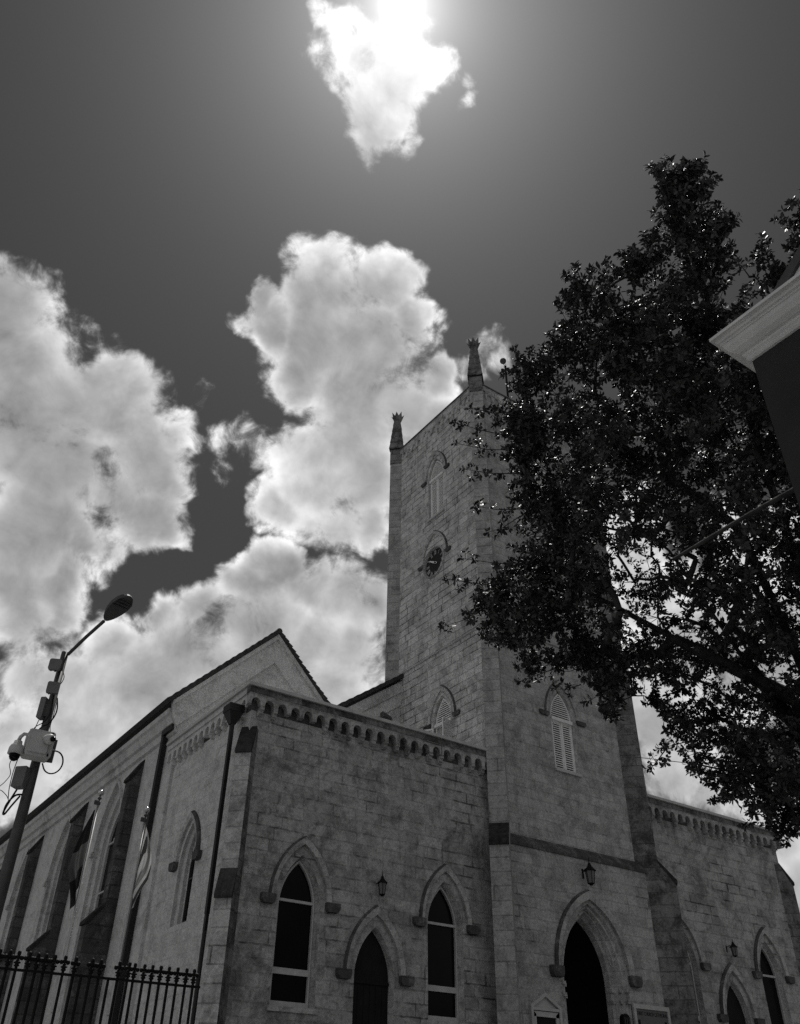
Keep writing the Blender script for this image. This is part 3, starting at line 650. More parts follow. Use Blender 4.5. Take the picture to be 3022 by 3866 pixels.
for (c, dr, pr, w) in corners:
    wt = [(pr[3][0], pr[3][1], pr[2][0], pr[2][1])] if len(pr) > 5 else []
    diag(c, dr, w, pr, 'buttress', 'stone_grimy_shaded' if c == (XT2, YT) else 'stone_butt', wt)  # right front corner darker: shade on its flank put into the colour
    pinnacle(c, dr, pr[-3][0] - 0.30 if len(pr) > 5 else 0.02)

# ---- porch stage at the foot of the tower with the great door
YP = 21.86; fp = front(YP)
GD = dict(uc=22.95, hw=1.48, zb=GZ + 0.5, zs=4.10, za=6.38)
part(MB().poly([[(XT + 0.1, GZ), (26.32, GZ), (26.32, 7.84), (XT + 0.1, 7.84)], aw(GD)], lambda u, z: fp(u, z)), 'porch_wall', 'stone_towerfront')
pw = MB().prism([(YT, 8.22), (YP - 0.05, 7.90), (YP - 0.05, 7.80), (YT, 7.80)], lambda y, z, t: Vector((t, y, z)), XT + 0.1, 26.28)
part(pw, 'weathering', 'trim_dark')
mb = MB(); prev = None
for hw, dz, d in ((1.48, 0, 0), (1.40, -0.02, 0.10), (1.34, -0.10, 0.10), (1.27, -0.16, 0.22), (1.20, -0.22, 0.20), (1.13, -0.30, 0.34), (1.06, -0.36, 0.40), (1.02, -0.45, 0.62)):
    ring = [fp(u, z, -d) for u, z in arch(GD['uc'] , hw, GD['zb'], GD['zs'], GD['za'] + dz)]
    if prev: mb.loft(prev, ring, True)
    prev = ring
part(mb, 'door_surround', 'trim')
hood(fp, GD['uc'], 1.48, 4.34, 6.42, t=0.22, p=0.16, gap=0.06, stop=0.46, sh=0.30)
for s in (-1, 1):
    for zc in (3.92, 3.60):
        b = MB()
        for u0, u1, d0, d1 in ((1.02, 1.50, -0.62, -0.30), (1.20, 1.52, -0.30, -0.14), (1.36, 1.52, -0.14, 0.03)):
            a, c = sorted((GD['uc'] + s * u0, GD['uc'] + s * u1)); b.prism([(a, zc - 0.05), (c, zc - 0.05), (c, zc + 0.05), (a, zc + 0.05)], lambda u, v, d: fp(u, v, d), d0, d1)
        part(b, 'capital_band', 'trim')
hall = MB(); z0, z1 = GZ + 0.5, 6.6
for f in ([(21.4, 22.5, z0), (24.5, 22.5, z0), (24.5, 22.5, z1), (21.4, 22.5, z1)],): pass
dz = MB().poly([arch(GD['uc'], 1.05, GD['zb'], GD['zs'], GD['za'] - 0.43)], lambda u, z: fp(u, z, -0.60)); part(dz, 'door', 'dark')

# clock: raised ring, sunk dial, Roman numerals and hands, pointed hood
ck = MB(); O = circ(CK[0], CK[1], 0.78)
ck.loft([fts(u, z, 0) for u, z in O], [fts(u, z, 0.07) for u, z in circ(CK[0], CK[1], 0.76)], True).loft([fts(u, z, 0.07) for u, z in circ(CK[0], CK[1], 0.76)], [fts(u, z, 0.09) for u, z in circ(CK[0], CK[1], 0.715)], True)
ck.loft([fts(u, z, 0.09) for u, z in circ(CK[0], CK[1], 0.715)], [fts(u, z, -0.07) for u, z in circ(CK[0], CK[1], 0.695)], True)
clock = part(ck, 'clock', 'trim'); clock['label'] = 'round black clock with gilt Roman numerals under a pointed hood'
part(MB().poly([circ(CK[0], CK[1], 0.70)], lambda u, z: fts(u, z, -0.065)), 'clock_dial', 'shopwall', clock)
ROM = ['XII', 'I', 'II', 'III', 'IIII', 'V', 'VI', 'VII', 'VIII', 'IX', 'X', 'XI']
for h, txt in enumerate(ROM):
    nm = MB(); a = math.pi / 2 - h * math.pi / 6                      # clockwise as seen from outside
    er = (math.cos(a), math.sin(a)); et = (math.sin(a), -math.cos(a))
    def stroke(t0, r0, t1, r1, w):
        P = []; r0 *= 1.2; r1 *= 1.2; w *= 1.2
        for (t, r, sg) in ((t0, r0, -1), (t0, r0, 1), (t1, r1, 1), (t1, r1, -1)):
            x = er[0] * r + et[0] * (t + sg * w); z = er[1] * r + et[1] * (t + sg * w)
            P.append(fts(CK[0] - x, CK[1] + z, -0.055))
        nm.add(P, [(0, 1, 2, 3)])
    ws = {'I': 0.036, 'V': 0.085, 'X': 0.085}; tot = sum(ws[c] for c in txt); t = -tot / 2
    for c in txt:
        w = ws[c]; m = t + w / 2
        if c == 'I': stroke(m, 0.36, m, 0.54, 0.010)
        if c == 'V': stroke(m, 0.36, m - 0.032, 0.54, 0.010); stroke(m, 0.36, m + 0.032, 0.54, 0.008)
        if c == 'X': stroke(m - 0.032, 0.36, m + 0.032, 0.54, 0.010); stroke(m + 0.032, 0.36, m - 0.032, 0.54, 0.008)
        t += w
    part(nm, 'numeral', 'frame', clock)
hd = MB()
def hand(ang, L, w, tail):
    a = math.radians(90 - ang); er = (math.cos(a), math.sin(a)); et = (er[1], -er[0]); pts = [(-0.6 * w, -tail), (0.6 * w, -tail), (w, L * 0.25), (0.5 * w, L * 0.8), (0, L), (-0.5 * w, L * 0.8), (-w, L * 0.25)]
    q = [(CK[0] - (er[0] * r + et[0] * t), CK[1] + er[1] * r + et[1] * t) for t, r in pts]
    hd.prism(q, lambda u, v, d: fts(u, v, d), -0.045, -0.03)
hand(303, 0.54, 0.045, 0.10); hand(118, 0.17, 0.055, 0.06)
part(hd, 'clock_hands', 'louvre', clock)
hood(fts, CK[0] - 0.05, 0.72, 20.72, 21.86, gap=0.10, t=0.14, stop=0.36, p=0.09, sh=0.15, sp=0.0)

# ---- left aisle: gable behind the wing, long side wall with deep buttresses and tall windows
XA = 10.0; fa = side(XA); AW = 13.37; ZE = 12.1; ZR = 16.04; YEND = 74.0
wy = [33.5 + 5.95 * k for k in range(7)]
AWN = dict(hw=1.22, zb=2.3, zs=8.6, za=10.95)
holes = [arch(y, AWN['hw'], AWN['zb'], AWN['zs'], AWN['za']) for y in wy]
part(MB().poly([[(YG, GZ), (YEND, GZ), (YEND, 11.6), (YG, 11.6)]] + holes, lambda u, z: fa(u, z)).box(XA + 0.003, XA + 0.3, YG - 0.008, YG + 0.4, GZ, 11.1), 'aisle_wall', 'plaster')
for y in wy:
    surround(fa, y, 1.22, 2.3, 8.6, 10.95, 0.40, 0.92, 2.5, 10.25, mat='plaster', steps=2)
    m = MB(); A = arch(y, 1.22, 0, 8.6, 10.95, open_=True); B = arch(y, 1.36, 0, 8.6, 11.12, open_=True)
    m.loft([fa(u, z, 0) for u, z in A], [fa(u, z, 0.06) for u, z in A]).loft([fa(u, z, 0.06) for u, z in A], [fa(u, z, 0.09) for u, z in B]).loft([fa(u, z, 0.09) for u, z in B], [fa(u, z, 0) for u, z in B])
    for s in (-1, 1): m.obox(fa(y + s * 1.34, 8.5, 0.06), (0, 1, 0), (1, 0, 0), (0, 0, 1), 0.26, 0.12, 0.16)
    part(m, 'hood_mould', 'plaster')
    glazed(fa, y, 0.92, 2.5, 8.6, 10.2, 0.40, [(8.85, 0.06), (7.1, 0.06), (5.3, 0.06)], 0.06)
for k in range(-0, 7):
    y0 = 30.85 + 6.2 * k
    pr = [(0.2, GZ), (-0.90, GZ), (-0.90, 5.5), (-0.40, 6.1), (-0.40, 10.3), (0.05, 11.1), (0.2, 11.1)]
    b = part(MB().prism(pr, lambda a, z, t: Vector((XA + a, t, z)), y0, y0 + 0.46), 'buttress', 'stone_dark')
    for (p0, q0, p1, q1) in ((0.02, 11.12, -0.40, 10.34), (-0.40, 6.14, -0.90, 5.52)):
        part(MB().prism([(p0, q0 + 0.03), (p1 - 0.07, q1 + 0.02), (p1 - 0.07, q1 - 0.08), (p1 + 0.02, q1 - 0.09), (p0, q0 - 0.08)], lambda a, z, t: Vector((XA + a, t, z)), y0 - 0.03, y0 + 0.49), 'weathering', 'lichen', b)
# eaves cornice
pc = [(0.0, 11.22), (-0.10, 11.26), (-0.13, 11.42), (-0.14, 11.50), (-0.24, 11.54), (-0.26, 11.60), (-0.34, 11.80), (-0.42, 11.86), (-0.44, 12.02), (0.0, 12.08)]
part(MB().prism(pc, lambda a, z, t: Vector((XA + a, t, z)), YG + 0.02, YEND), 'eaves_cornice', 'plaster')
# front gable with a raised raking band, returned from the eaves
fg = front(YG)
XR1 = 2 * AW - XA
gb = MB().poly([[(XA, 9.0), (16.2, 9.0), (16.2, ZR - (16.2 - AW) * 1.0 - 0.1), (AW, ZR - 0.1), (XA - 0.30, ZE + 0.02), (XA - 0.30, 11.9), (XA, 11.3)]], lambda u, z: fg(u, z))
part(gb, 'gable_wall', 'plaster')
rk = MB()
for s in (-1, 1):
    xe = AW + s * (AW - XA + 0.40); ze = ZR - (AW - XA + 0.40)
    P = [(AW, ZR - 0.04), (xe, ze - 0.04), (xe + (0.10 if s < 0 else -0.1), ze - 0.55), (xe - s * 0.30, ze - 1.15 + 0.30), (AW, ZR - 1.22)]
    rk.prism(P, lambda u, v, d: fg(u, v, d), 0.0, 0.11)
    Q = [(AW, ZR - 0.02), (xe, ze - 0.02), (xe, ze - 0.20), (AW, ZR - 0.24)]
    rk.prism(Q, lambda u, v, d: fg(u, v, d), 0.11, 0.20)
part(rk, 'raking_band', 'plaster')
# tiled roof slopes with stepped tile edges at the verge
def slope(xr, zr, xe, ze, y0, y1, name='roof', steps=16):
    mb = MB(); t = 0.13; nx = Vector((-(ze - zr), 0, xe - xr)).normalized()
    if nx.z < 0: nx = -nx
    for k in range(steps):
        a, b = k / steps, (k + 1) / steps
        pa = Vector((xr + (xe - xr) * a, 0, zr + (ze - zr) * a)); pb = Vector((xr + (xe - xr) * b, 0, zr + (ze - zr) * b))
        lift = 0.045
        q = [pa, pb, pb + nx * (t + lift), pa + nx * (t - 0.01)]
        j = random.uniform(-0.03, 0.03)
        mb.add([v + Vector((0, y0 + j, 0)) for v in q] + [v + Vector((0, y1, 0)) for v in q], [(0, 1, 2, 3), (4, 5, 6, 7), (0, 1, 5, 4), (1, 2, 6, 5), (2, 3, 7, 6), (3, 0, 4, 7)])
    return part(mb, name, 'slate')
slope(AW, ZR, XA - 0.52, ZR - (AW - XA + 0.52), YG - 0.24, YEND)
slope(AW, ZR, 16.15, ZR - 2.78, YG - 0.24, YEND)
part(MB().tube([(AW, YG - 0.26, ZR + 0.10), (AW, YEND, ZR + 0.10)], 0.12, 8), 'ridge', 'slate')
# nave roof running into the tower
zn = lambda x: 15.92 - (19.52 - x) * 0.71
part(MB().poly([[(15.9, 10.0), (20.5, 10.0), (20.5, zn(20.5) - 0.15), (15.9, zn(15.9) - 0.15)]], lambda u, z: fg(u, z, -0.06)), 'gable_wall', 'plaster')
part(MB().prism([(15.8, zn(15.8) - 0.12), (19.5, zn(19.5) - 0.12), (19.5, zn(19.5) - 0.62), (15.8, zn(15.8) - 0.62)], lambda u, v, d: fg(u, v, d), -0.06, 0.06), 'raking_band', 'plaster')
part(MB().prism([(15.8, zn(15.8) - 0.62), (19.5, zn(19.5) - 0.62), (19.5, zn(19.5) - 1.2), (15.8, zn(15.8) - 1.2)], lambda u, v, d: fg(u, v, d), -0.06, 0.0), 'raking_band', 'plaster')
slope(23.0, zn(23.0), 15.8, zn(15.8), YG - 0.22, YEND, steps=20)
slope(23.0, zn(23.0), 30.0, zn(16.0), YB, YEND, steps=12)
part(MB().poly([[(26.3, 10.0), (35.0, 10.0), (35.0, 11.4), (30.5, 14.6), (26.3, 16.0)]], lambda u, z: fg(u, z, -0.3)), 'gable_wall', 'plaster')

# downpipes
dp = MB(); dp.box(9.71, 9.81, 22.68, 22.81, 4.6, 9.9); dp.box(9.72, 9.80, 22.68, 22.80, 4.2, 4.6); dp.tube([(9.76, 22.74, 4.3), (9.76, 22.74, GZ)], 0.06, 8)
d1 = part(dp, 'downpipe', 'blackpipe')
hp = MB()
def hring(z, s): return [Vector((9.76 + i * s, 22.76 + j * s, z)) for i, j in ((-1, -1), (1, -1), (1, 1), (-1, 1))]
hp.loft(hring(9.76, 0.08), hring(10.12, 0.22), True); hp.loft(hring(10.12, 0.24), hring(10.34, 0.24), True); hp.add(hring(10.34, 0.24), [(0, 1, 2, 3)]); hp.add(hring(10.12, 0.24), [(0, 1, 2, 3)])
part(hp, 'hopper', 'blackpipe', d1)
dp = MB(); dp.box(9.80, 9.96, 28.72, 28.92, GZ, 11.4); dp.box(9.78, 9.98, 26.9 + 1.1, 28.9, 11.32, 11.52)
part(dp, 'downpipe', 'blackpipe')

# ------------------------------------------------------------------ other things
def child(mb, name, mats, parent, **k):
    """part whose mesh is in the thing's local coordinates"""
    o = mb.build(name, mats, None, **k); o.parent = parent; return o

# wall lanterns
def lantern(loc, s, label, arm):
    t = thing('wall_lantern', label, 'lantern', loc, 'black wall lanterns')
    def L(v): return Vector(v) * s
    b = MB(); b.tube([L((0, 0, 0.30)), L((0, -0.0, 0.40))], 0.02 * s, 6)
    b.lathe(L((0, 0, 0)), [(0.025 * s, 0.56 * s), (0.018 * s, 0.66 * s), (0.004 * s, 0.80 * s)], 8)
    b.lathe(L((0, 0, 0)), [(0.25 * s, 0.26 * s), (0.255 * s, 0.275 * s), (0.16 * s, 0.36 * s), (0.085 * s, 0.45 * s), (0.05 * s, 0.56 * s), (0.03 * s, 0.57 * s)], 6, rot=0.3)
    child(b, 'lantern_roof', 'iron', t)
    g_ = MB().lathe(L((0, 0, 0)), [(0.125 * s, -0.19 * s), (0.185 * s, 0.26 * s)], 6, rot=0.3); child(g_, 'lantern_glass', 'glow', t)
    f = MB()
    for k in range(6):
        a = 0.3 + k * math.pi / 3; u = Vector((0, 0, 1)).orthogonal().normalized(); v = Vector((0, 0, 1)).cross(u); d = u * math.cos(a) + v * math.sin(a)
        f.tube([d * 0.128 * s + Vector((0, 0, -0.20 * s)), d * 0.19 * s + Vector((0, 0, 0.26 * s))], 0.013 * s, 5)
    f.lathe(L((0, 0, 0)), [(0.135 * s, -0.215 * s), (0.135 * s, -0.185 * s)], 6, rot=0.3); f.lathe(L((0, 0, 0)), [(0.05 * s, -0.27 * s), (0.10 * s, -0.215 * s)], 6)
    child(f, 'lantern_frame', 'iron', t)
    a_ = MB(); a_.tube([Vector((0, 0, 0.30 * s)), Vector((0, arm * 0.5, 0.40 * s)), Vector((0, arm, 0.30 * s))], 0.018 * s, 6); a_.box(-0.05 * s, 0.05 * s, arm - 0.02, arm, 0.05 * s, 0.42 * s)
    child(a_, 'bracket', 'iron', t)
    return t
lantern((14.69, 21.94, 5.72), 0.66, 'black lantern on the wall above the left side door, between two tall windows', 0.34)
lantern((22.87, 21.52, 7.12), 0.86, 'largest black lantern, above the big central doorway', 0.35)
lantern((30.52, 21.93, 5.68), 0.62, 'small black lantern on the right wing above its side door', 0.34)

# gabled notice board
nb = thing('notice_board', 'pale gabled notice board left of the great door', 'notice board', (20.6, 21.86, 2.0))
m = MB(); A = [(-0.62, 0.0), (-0.62, 1.21), (0, 1.57), (0.62, 1.21), (0.62, 0.0)]; B = [(-0.53, 0.0), (-0.53, 1.16), (0, 1.46), (0.53, 1.16), (0.53, 0.0)]
fl = Frame((0, 0, 0), (1, 0, 0), (0, -1, 0))
ring_frame(m, fl, A, B, 0.0, 0.12); m.box(-0.53, 0.53, -0.11, 0, 1.08, 1.16)
m.prism([(-0.53, 0.0), (-0.40, 0.0), (-0.40, 0.98), (-0.53, 1.08)], lambda u, v, d: fl(u, v, d), 0.0, 0.08); m.prism([(0.40, 0.0), (0.53, 0.0), (0.53, 1.08), (0.40, 0.98)], lambda u, v, d: fl(u, v, d), 0.0, 0.08); m.box(-0.53, 0.53, -0.08, 0, 0.92, 1.06)
child(m, 'frame', 'frame', nb)
child(MB().poly([[(-0.53, 1.15), (0.53, 1.15), (0, 1.46)]], lambda u, z: fl(u, z, 0.04)), 'gable_panel', 'cap', nb)
child(MB().box(-0.41, 0.41, -0.04, -0.0, 0.0, 0.93), 'glass_panel', 'door', nb)
# painted sign
sg = thing('church_sign', 'framed white sign with dark lettering right of the great door', 'sign', (25.28, 21.80, 2.0))
m = MB(); ring_frame(m, fl, [(-0.86, 0), (0.86, 0), (0.86, 1.56), (-0.86, 1.56)], [(-0.75, 0.1), (0.75, 0.1), (0.75, 1.43), (-0.75, 1.43)], 0, 0.07); child(m, 'frame', 'frame', sg)
child(MB().box(-0.76, 0.76, -0.03, 0.0, 0.09, 1.44), 'panel', 'box', sg)
def text(body, size, x, z, parent, mat='iron', scale_x=1.0):
    c = bpy.data.curves.new('lettering', 'FONT'); c.body = body; c.size = size; c.align_x = 'CENTER'; c.extrude = 0.002
    o = bpy.data.objects.new('lettering', c); COL.objects.link(o); bpy.context.view_layer.update()
    me = bpy.data.meshes.new_from_object(o.evaluated_get(bpy.context.evaluated_depsgraph_get())); bpy.data.objects.remove(o)
    o = bpy.data.objects.new('lettering', me); COL.objects.link(o); me.materials.clear(); me.materials.append(MT[mat])
    o.rotation_euler = (math.pi / 2, 0, 0); o.location = (x, -0.034, z); o.scale = (scale_x, 1, 1); o.parent = parent; return o
text('CHRIST CHURCH CATHEDRAL', 0.155, 0, 1.25, sg, scale_x=0.70)
m = MB()
for (x0, x1, z0, z1) in ((-0.69, -0.58, 0.86, 1.12), (0.58, 0.69, 0.86, 1.12)): m.box(x0, x1, -0.034, -0.031, z0, z1)
child(m, 'emblem', 'door', sg)
# round-topped fitting beside the door
rt = thing('wall_lamp', 'small black round-topped lamp beside the great door', 'wall lamp', (23.86, 21.74, 2.7))
child(MB().prism([(-0.16, 0), (0.16, 0)] + [(0.16 * math.cos(a), 0.36 + 0.16 * math.sin(a)) for a in np.linspace(0, math.pi, 12)], lambda u, v, d: fl(u, v, d), 0.0, 0.16), 'lamp_body', 'iron', rt)
m = MB()
for k in (-1, 0, 1): m.box(k * 0.09 - 0.012, k * 0.09 + 0.012, -0.175, -0.155, 0.05, 0.42)
child(m, 'grille', 'galv', rt)
child(MB().box(-0.04, 0.04, -0.01, 0.12, 0.15, 0.3), 'bracket', 'iron', rt)

# floodlight on the wing roof and lamp on the tower
fl_t = thing('floodlight', 'small rectangular floodlight behind the wing parapet by the tower', 'floodlight', (17.55, 26.2, 10.5))
m = MB(); ax = Vector((0.95, 0.2, -0.12)).normalized(); az = Vector((0.1, 0.45, 0.9)).normalized(); ay = az.cross(ax).normalized(); ax = ay.cross(az)
m.obox((0, 0, 2.55), ax, ay, az, 0.50, 0.16, 0.30); child(m, 'housing', 'lampdark', fl_t)
child(MB().obox(Vector((0, 0, 2.55)) - ay * 0.0 + (ay * (-0.085) if ay.y > 0 else ay * 0.085), ax, ay, az, 0.42, 0.012, 0.22), 'lens', 'lens', fl_t)
m = MB(); m.tube([(0.28, 0, 2.5), (0.28, 0.05, 2.2), (0, 0.08, 2.2)], 0.02, 5); m.tube([(-0.28, 0, 2.5), (-0.28, 0.05, 2.2), (0, 0.08, 2.2)], 0.02, 5); m.tube([(0, 0.08, 2.25), (0, 0.08, 0)], 0.03, 6); child(m, 'bracket', 'iron', fl_t)
tl = thing('mast_lamp', 'round lamp head on a short dark mast on the tower top', 'lamp', (23.3, 24.0, 28.2))
S_ = 24.0 / 25
m = MB(); m.tube([(0.0, 0, 0), (0.0, 0, 5.60)], 0.055, 8); m.tube([(0, 0, 5.55), (0, 0, 5.62)], 0.065, 8); child(m, 'mast', 'iron', tl)
m = MB().lathe((-0.24, -0.1, 5.78), [(0.02, 0.14), (0.12, 0.12), (0.17, 0.03), (0.175, -0.02), (0.16, -0.05), (0.02, -0.06)], 16, axis=(0.35, 0.55, 0.6)); child(m, 'lamp_head', 'galv', tl, smooth=True)
child(MB().tube([(-0.18, -0.02, 5.68), (-0.10, 0, 5.68), (-0.05, 0, 5.60)], 0.014, 5).tube([(0.02, 0, 5.6), (0.06, 0, 5.72), (0.0, 0, 5.80), (-0.1, 0, 5.78)], 0.010, 5), 'cable', 'iron', tl)

# ---- iron railing on a low wall
FX0, FX1, FY0, FY1, FZ = 1.0, 4.66, 10.995, 10.90, 1.40
fence = thing('iron_fence', 'black iron railing with trefoil finials in front of the church side', 'fence', (0, 0, GZ))
def F_(x): return FY0 + (FY1 - FY0) * (x - FX0) / (FX1 - FX0)
for z, h in ((FZ - GZ, 0.012), (0.95, 0.015)):
    m = MB().add([(FX0, F_(FX0) - 0.02, z - h), (FX1 + 0.05, F_(FX1) - 0.02, z - h), (FX1 + 0.05, F_(FX1) + 0.02, z - h), (FX0, F_(FX0) + 0.02, z - h),
           (FX0, F_(FX0) - 0.02, z + h), (FX1 + 0.05, F_(FX1) - 0.02, z + h), (FX1 + 0.05, F_(FX1) + 0.02, z + h), (FX0, F_(FX0) + 0.02, z + h)], [(0, 1, 2, 3), (4, 5, 6, 7), (0, 1, 5, 4), (1, 2, 6, 5), (2, 3, 7, 6), (3, 0, 4, 7)])
    child(m, 'rail', 'iron', fence)
pk = MB().tube([(0, 0, 0.72), (0, 0, FZ - GZ + 0.045)], 0.0165, 8); pk0 = child(pk, 'picket', 'iron', fence)
fn = MB(); zb = FZ - GZ
fn.lathe((0, 0, zb), [(0.018, 0.03), (0.026, 0.038), (0.018, 0.05), (0.018, 0.056), (0.032, 0.062), (0.032, 0.070), (0.018, 0.076), (0.015, 0.095)], 10)
def ball(c, r, sx=1, sz=1.15):
    V = []; Fc = []; n, k = 8, 6
    for i in range(k + 1):
        for j in range(n):
            th = math.pi * i / k; ph = 2 * math.pi * j / n; V.append((c[0] + r * sx * math.sin(th) * math.cos(ph), c[1] + r * 0.7 * math.sin(th) * math.sin(ph), c[2] + r * sz * math.cos(th)))
    for i in range(k):
        for j in range(n): Fc.append((i * n + j, i * n + (j + 1) % n, (i + 1) * n + (j + 1) % n, (i + 1) * n + j))
    fn.add(V, Fc)
ball((0, 0, zb + 0.152), 0.021, 0.9, 1.35); ball((0.031, 0, zb + 0.112), 0.021); ball((-0.031, 0, zb + 0.112), 0.021); ball((0, 0, zb + 0.118), 0.020)
fn.V = [(x * 1.2, y * 1.2, zb + (z - zb) * 1.06) for x, y, z in fn.V]
fn0 = child(fn, 'finial', 'iron', fence, smooth=True); fn0.parent = pk0
stepx = (4.625 - 2.475) / 21.0; first = True
for i in range(-12, 22):
    x = 2.475 + stepx * i + random.uniform(-0.003, 0.003)
    if first: p, f = pk0, fn0; first = False
    else:
        p = pk0.copy(); COL.objects.link(p); p.parent = fence; f = None
        if i not in (8, 11): f = fn0.copy(); COL.objects.link(f); f.parent = p
    p.location = (x, F_(x), -0.03 if i in (8, 11) else 0.0)
    p.rotation_euler = (random.uniform(-0.004, 0.004), random.uniform(-0.006, 0.006), random.uniform(-0.2, 0.2))
pl = MB().box(FX0 - 3, FX1 + 0.12, 10.72, 11.16, GZ, GZ + 0.75); tag(pl.build('plinth_wall', 'stone_front'), 'low stone wall that carries the iron railing', 'wall')

# ---- flagpoles and flags
def flagpole(x, y, ztop, label, r=0.045):
    t = thing('flagpole', label, 'flagpole', (x, y, GZ), 'flagpoles beside the church'); H = ztop - GZ
    m = MB().tube([(0, 0, 0), (0, 0, 3.0), (0, 0, H - 0.35)], [r * 1.25, r * 1.1, r * 0.7], 10); m.lathe((0, 0, 3.6), [(r * 1.2, 0), (r * 1.35, 0.02), (r * 1.35, 0.12), (r * 1.1, 0.14)], 10); m.lathe((0, 0, 3.95), [(r * 1.2, 0), (r * 1.3, 0.02), (r * 1.3, 0.06), (r * 1.1, 0.08)], 10)
    child(m, 'pole', 'pole', t, smooth=True)
    m = MB().lathe((0, 0, H - 0.36), [(0.03, 0), (0.05, 0.02), (0.05, 0.08), (0.02, 0.10), (0.02, 0.15), (0.055, 0.17), (0.055, 0.20), (0.018, 0.22), (0.018, 0.27)], 10); m.box(-0.12, -0.03, -0.02, 0.02, -0.02 + H - 0.33, H - 0.24); child(m, 'truck', 'galv', t)
    m = MB().lathe((0, 0, H - 0.02), [(0.085 * math.sin(a), -0.085 * math.cos(a)) for a in np.linspace(0.05, math.pi - 0.05, 10)], 14); child(m, 'ball', 'gold', t, smooth=True)
    return t
flagpole(6.76, 24.07, 7.52, 'left flagpole of the two, carrying the dark flag')
flagpole(8.00, 23.70, 7.20, 'right flagpole of the two, carrying the striped flag')

def flagmat(name, kind):
    m, nt, b = pmat(name); N = nt.nodes; L = nt.links
    uv = N.new('ShaderNodeUVMap'); uv.uv_map = 'cloth'; sp = N.new('ShaderNodeSeparateXYZ'); L.new(uv.outputs[0], sp.inputs[0])
    r = N.new('ShaderNodeValToRGB'); r.color_ramp.interpolation = 'CONSTANT'; e = r.color_ramp.elements
    if kind == 'stripes': stops = [(0, 0.20), (0.14, 0.60), (0.26, 0.05), (0.40, 0.55), (0.55, 0.25), (0.70, 0.60), (0.80, 0.06), (0.93, 0.5)]
    else: stops = [(0, 0.012), (0.42, 0.10), (0.72, 0.02)]
    e[0].position = 0; e[0].color = g3(stops[0][1]); e[1].position = stops[1][0]; e[1].color = g3(stops[1][1])
    for p, v in stops[2:]: x = e.new(p); x.color = g3(v)
    L.new(sp.outputs[0 if kind == 'stripes' else 1], r.inputs[0]); L.new(r.outputs[0], b.inputs['Base Color'])
    b.inputs['Roughness'].default_value = 0.8
    # thin cloth lets light through
    tr = N.new('ShaderNodeBsdfTranslucent'); L.new(r.outputs[0], tr.inputs[0]); mx = N.new('ShaderNodeMixShader'); mx.inputs[0].default_value = 0.4
    L.new(b.outputs[0], mx.inputs[1]); L.new(tr.outputs[0], mx.inputs[2]); L.new(mx.outputs[0], N['Material Output'].inputs[0])
    return m
MT['flag_stripes'] = flagmat('striped_flag_cloth', 'stripes'); MT['flag_dark'] = flagmat('dark_flag_cloth', 'dark')
def flag(x, y, ztop, length, width, mat, label, dirn, seed):
    """a limp flag: cloth gathered at the hoist top and hanging in folds"""
    rg = np.random.default_rng(seed); nu, nv = 26, 40; V = []; UV = []
    for j in range(nv + 1):
        v = j / nv
        for i in range(nu + 1):
            u = i / nu
            hang = width * (0.04 + 0.34 * math.sin(math.pi * min(1, v * 0.9 + 0.05)) ** 1.1 * (1.0 if v < 0.62 else 1.0 - 0.75 * ((v - 0.62) / 0.38)))
            fx = hang * u; fy = 0.16 * math.sin(u * 9.5 + v * 2.0 + seed) * (0.15 + v) * u ** 0.5
            drop = length * (0.80 * v + 0.26 * u * (0.25 + 0.75 * v) - 0.05 * v)
            V.append((x + dirn[0] * fx - dirn[1] * fy, y + dirn[1] * fx + dirn[0] * fy, ztop - drop)); UV.append((u * 0.55 + v * 0.55 + 0.05 * math.sin(9 * u), v))
    Fc = [(j * (nu + 1) + i, j * (nu + 1) + i + 1, (j + 1) * (nu + 1) + i + 1, (j + 1) * (nu + 1) + i) for j in range(nv) for i in range(nu)]
    o = build('flag', V, Fc, mat, smooth=True, uv=False); ul = o.data.uv_layers.new(name='cloth')
    for l in o.data.loops: ul.data[l.index].uv = UV[l.vertex_index]
    tag(o, label, 'flag', 'flags'); return o
flag(6.71, 24.07, 7.08, 2.6, 0.85, 'flag_dark', 'dark flag hanging limp from the left flagpole', (-0.85, 0.52), 3)
flag(8.05, 23.69, 6.75, 2.1, 0.85, 'flag_stripes', 'striped flag with dark and white bands hanging from the right flagpole', (0.86, -0.5), 5)

# ---- street lamp with its equipment
LX, LY = 1.79, 8.82
lamp = thing('street_lamp', 'dark street lamp post with a sloping arm and flat oval head', 'street lamp', (LX, LY, GZ))
child(MB().tube([(0, 0, 0), (0, 0, 3.6), (0, 0, 4.3), (0, 0, 4.75), (0, 0, 5.80)], [0.064, 0.054, 0.050, 0.042, 0.036], 14), 'pole', 'galv', lamp, smooth=True)
hb = Vector((0.165, -0.62, 5.955)); a0 = Vector((0.03, -0.02, 5.78))
child(MB().tube([a0, a0 * 0.5 + hb * 0.5 + Vector((0, 0, 0.01)), hb], 0.018, 10), 'arm', 'lampdark', lamp)
ax = (hb - a0).normalized(); ax = Vector((ax.x, ax.y, ax.z * 1.0)).normalized(); sd = Vector((ax.y, -ax.x, 0)).normalized() * -1; up = sd.cross(ax)
if up.z < 0: up = -up
def headring(k, sc, n=28):
    out = []
    for i in range(n):
        t = 2 * math.pi * i / n; l = 0.5 - 0.5 * math.cos(t); wv_ = math.sin(t) * (0.62 + 0.42 * l) * 0.5
        out.append(hb + ax * (0.02 + 0.43 * (0.5 + (l - 0.5) * sc)) + sd * (0.23 * wv_ * sc) + up * k)
    return out
m = MB(); R_ = [headring(-0.012, 0.97), headring(0.012, 1.0), headring(0.035, 0.97), headring(0.06, 0.72), headring(0.068, 0.3)]
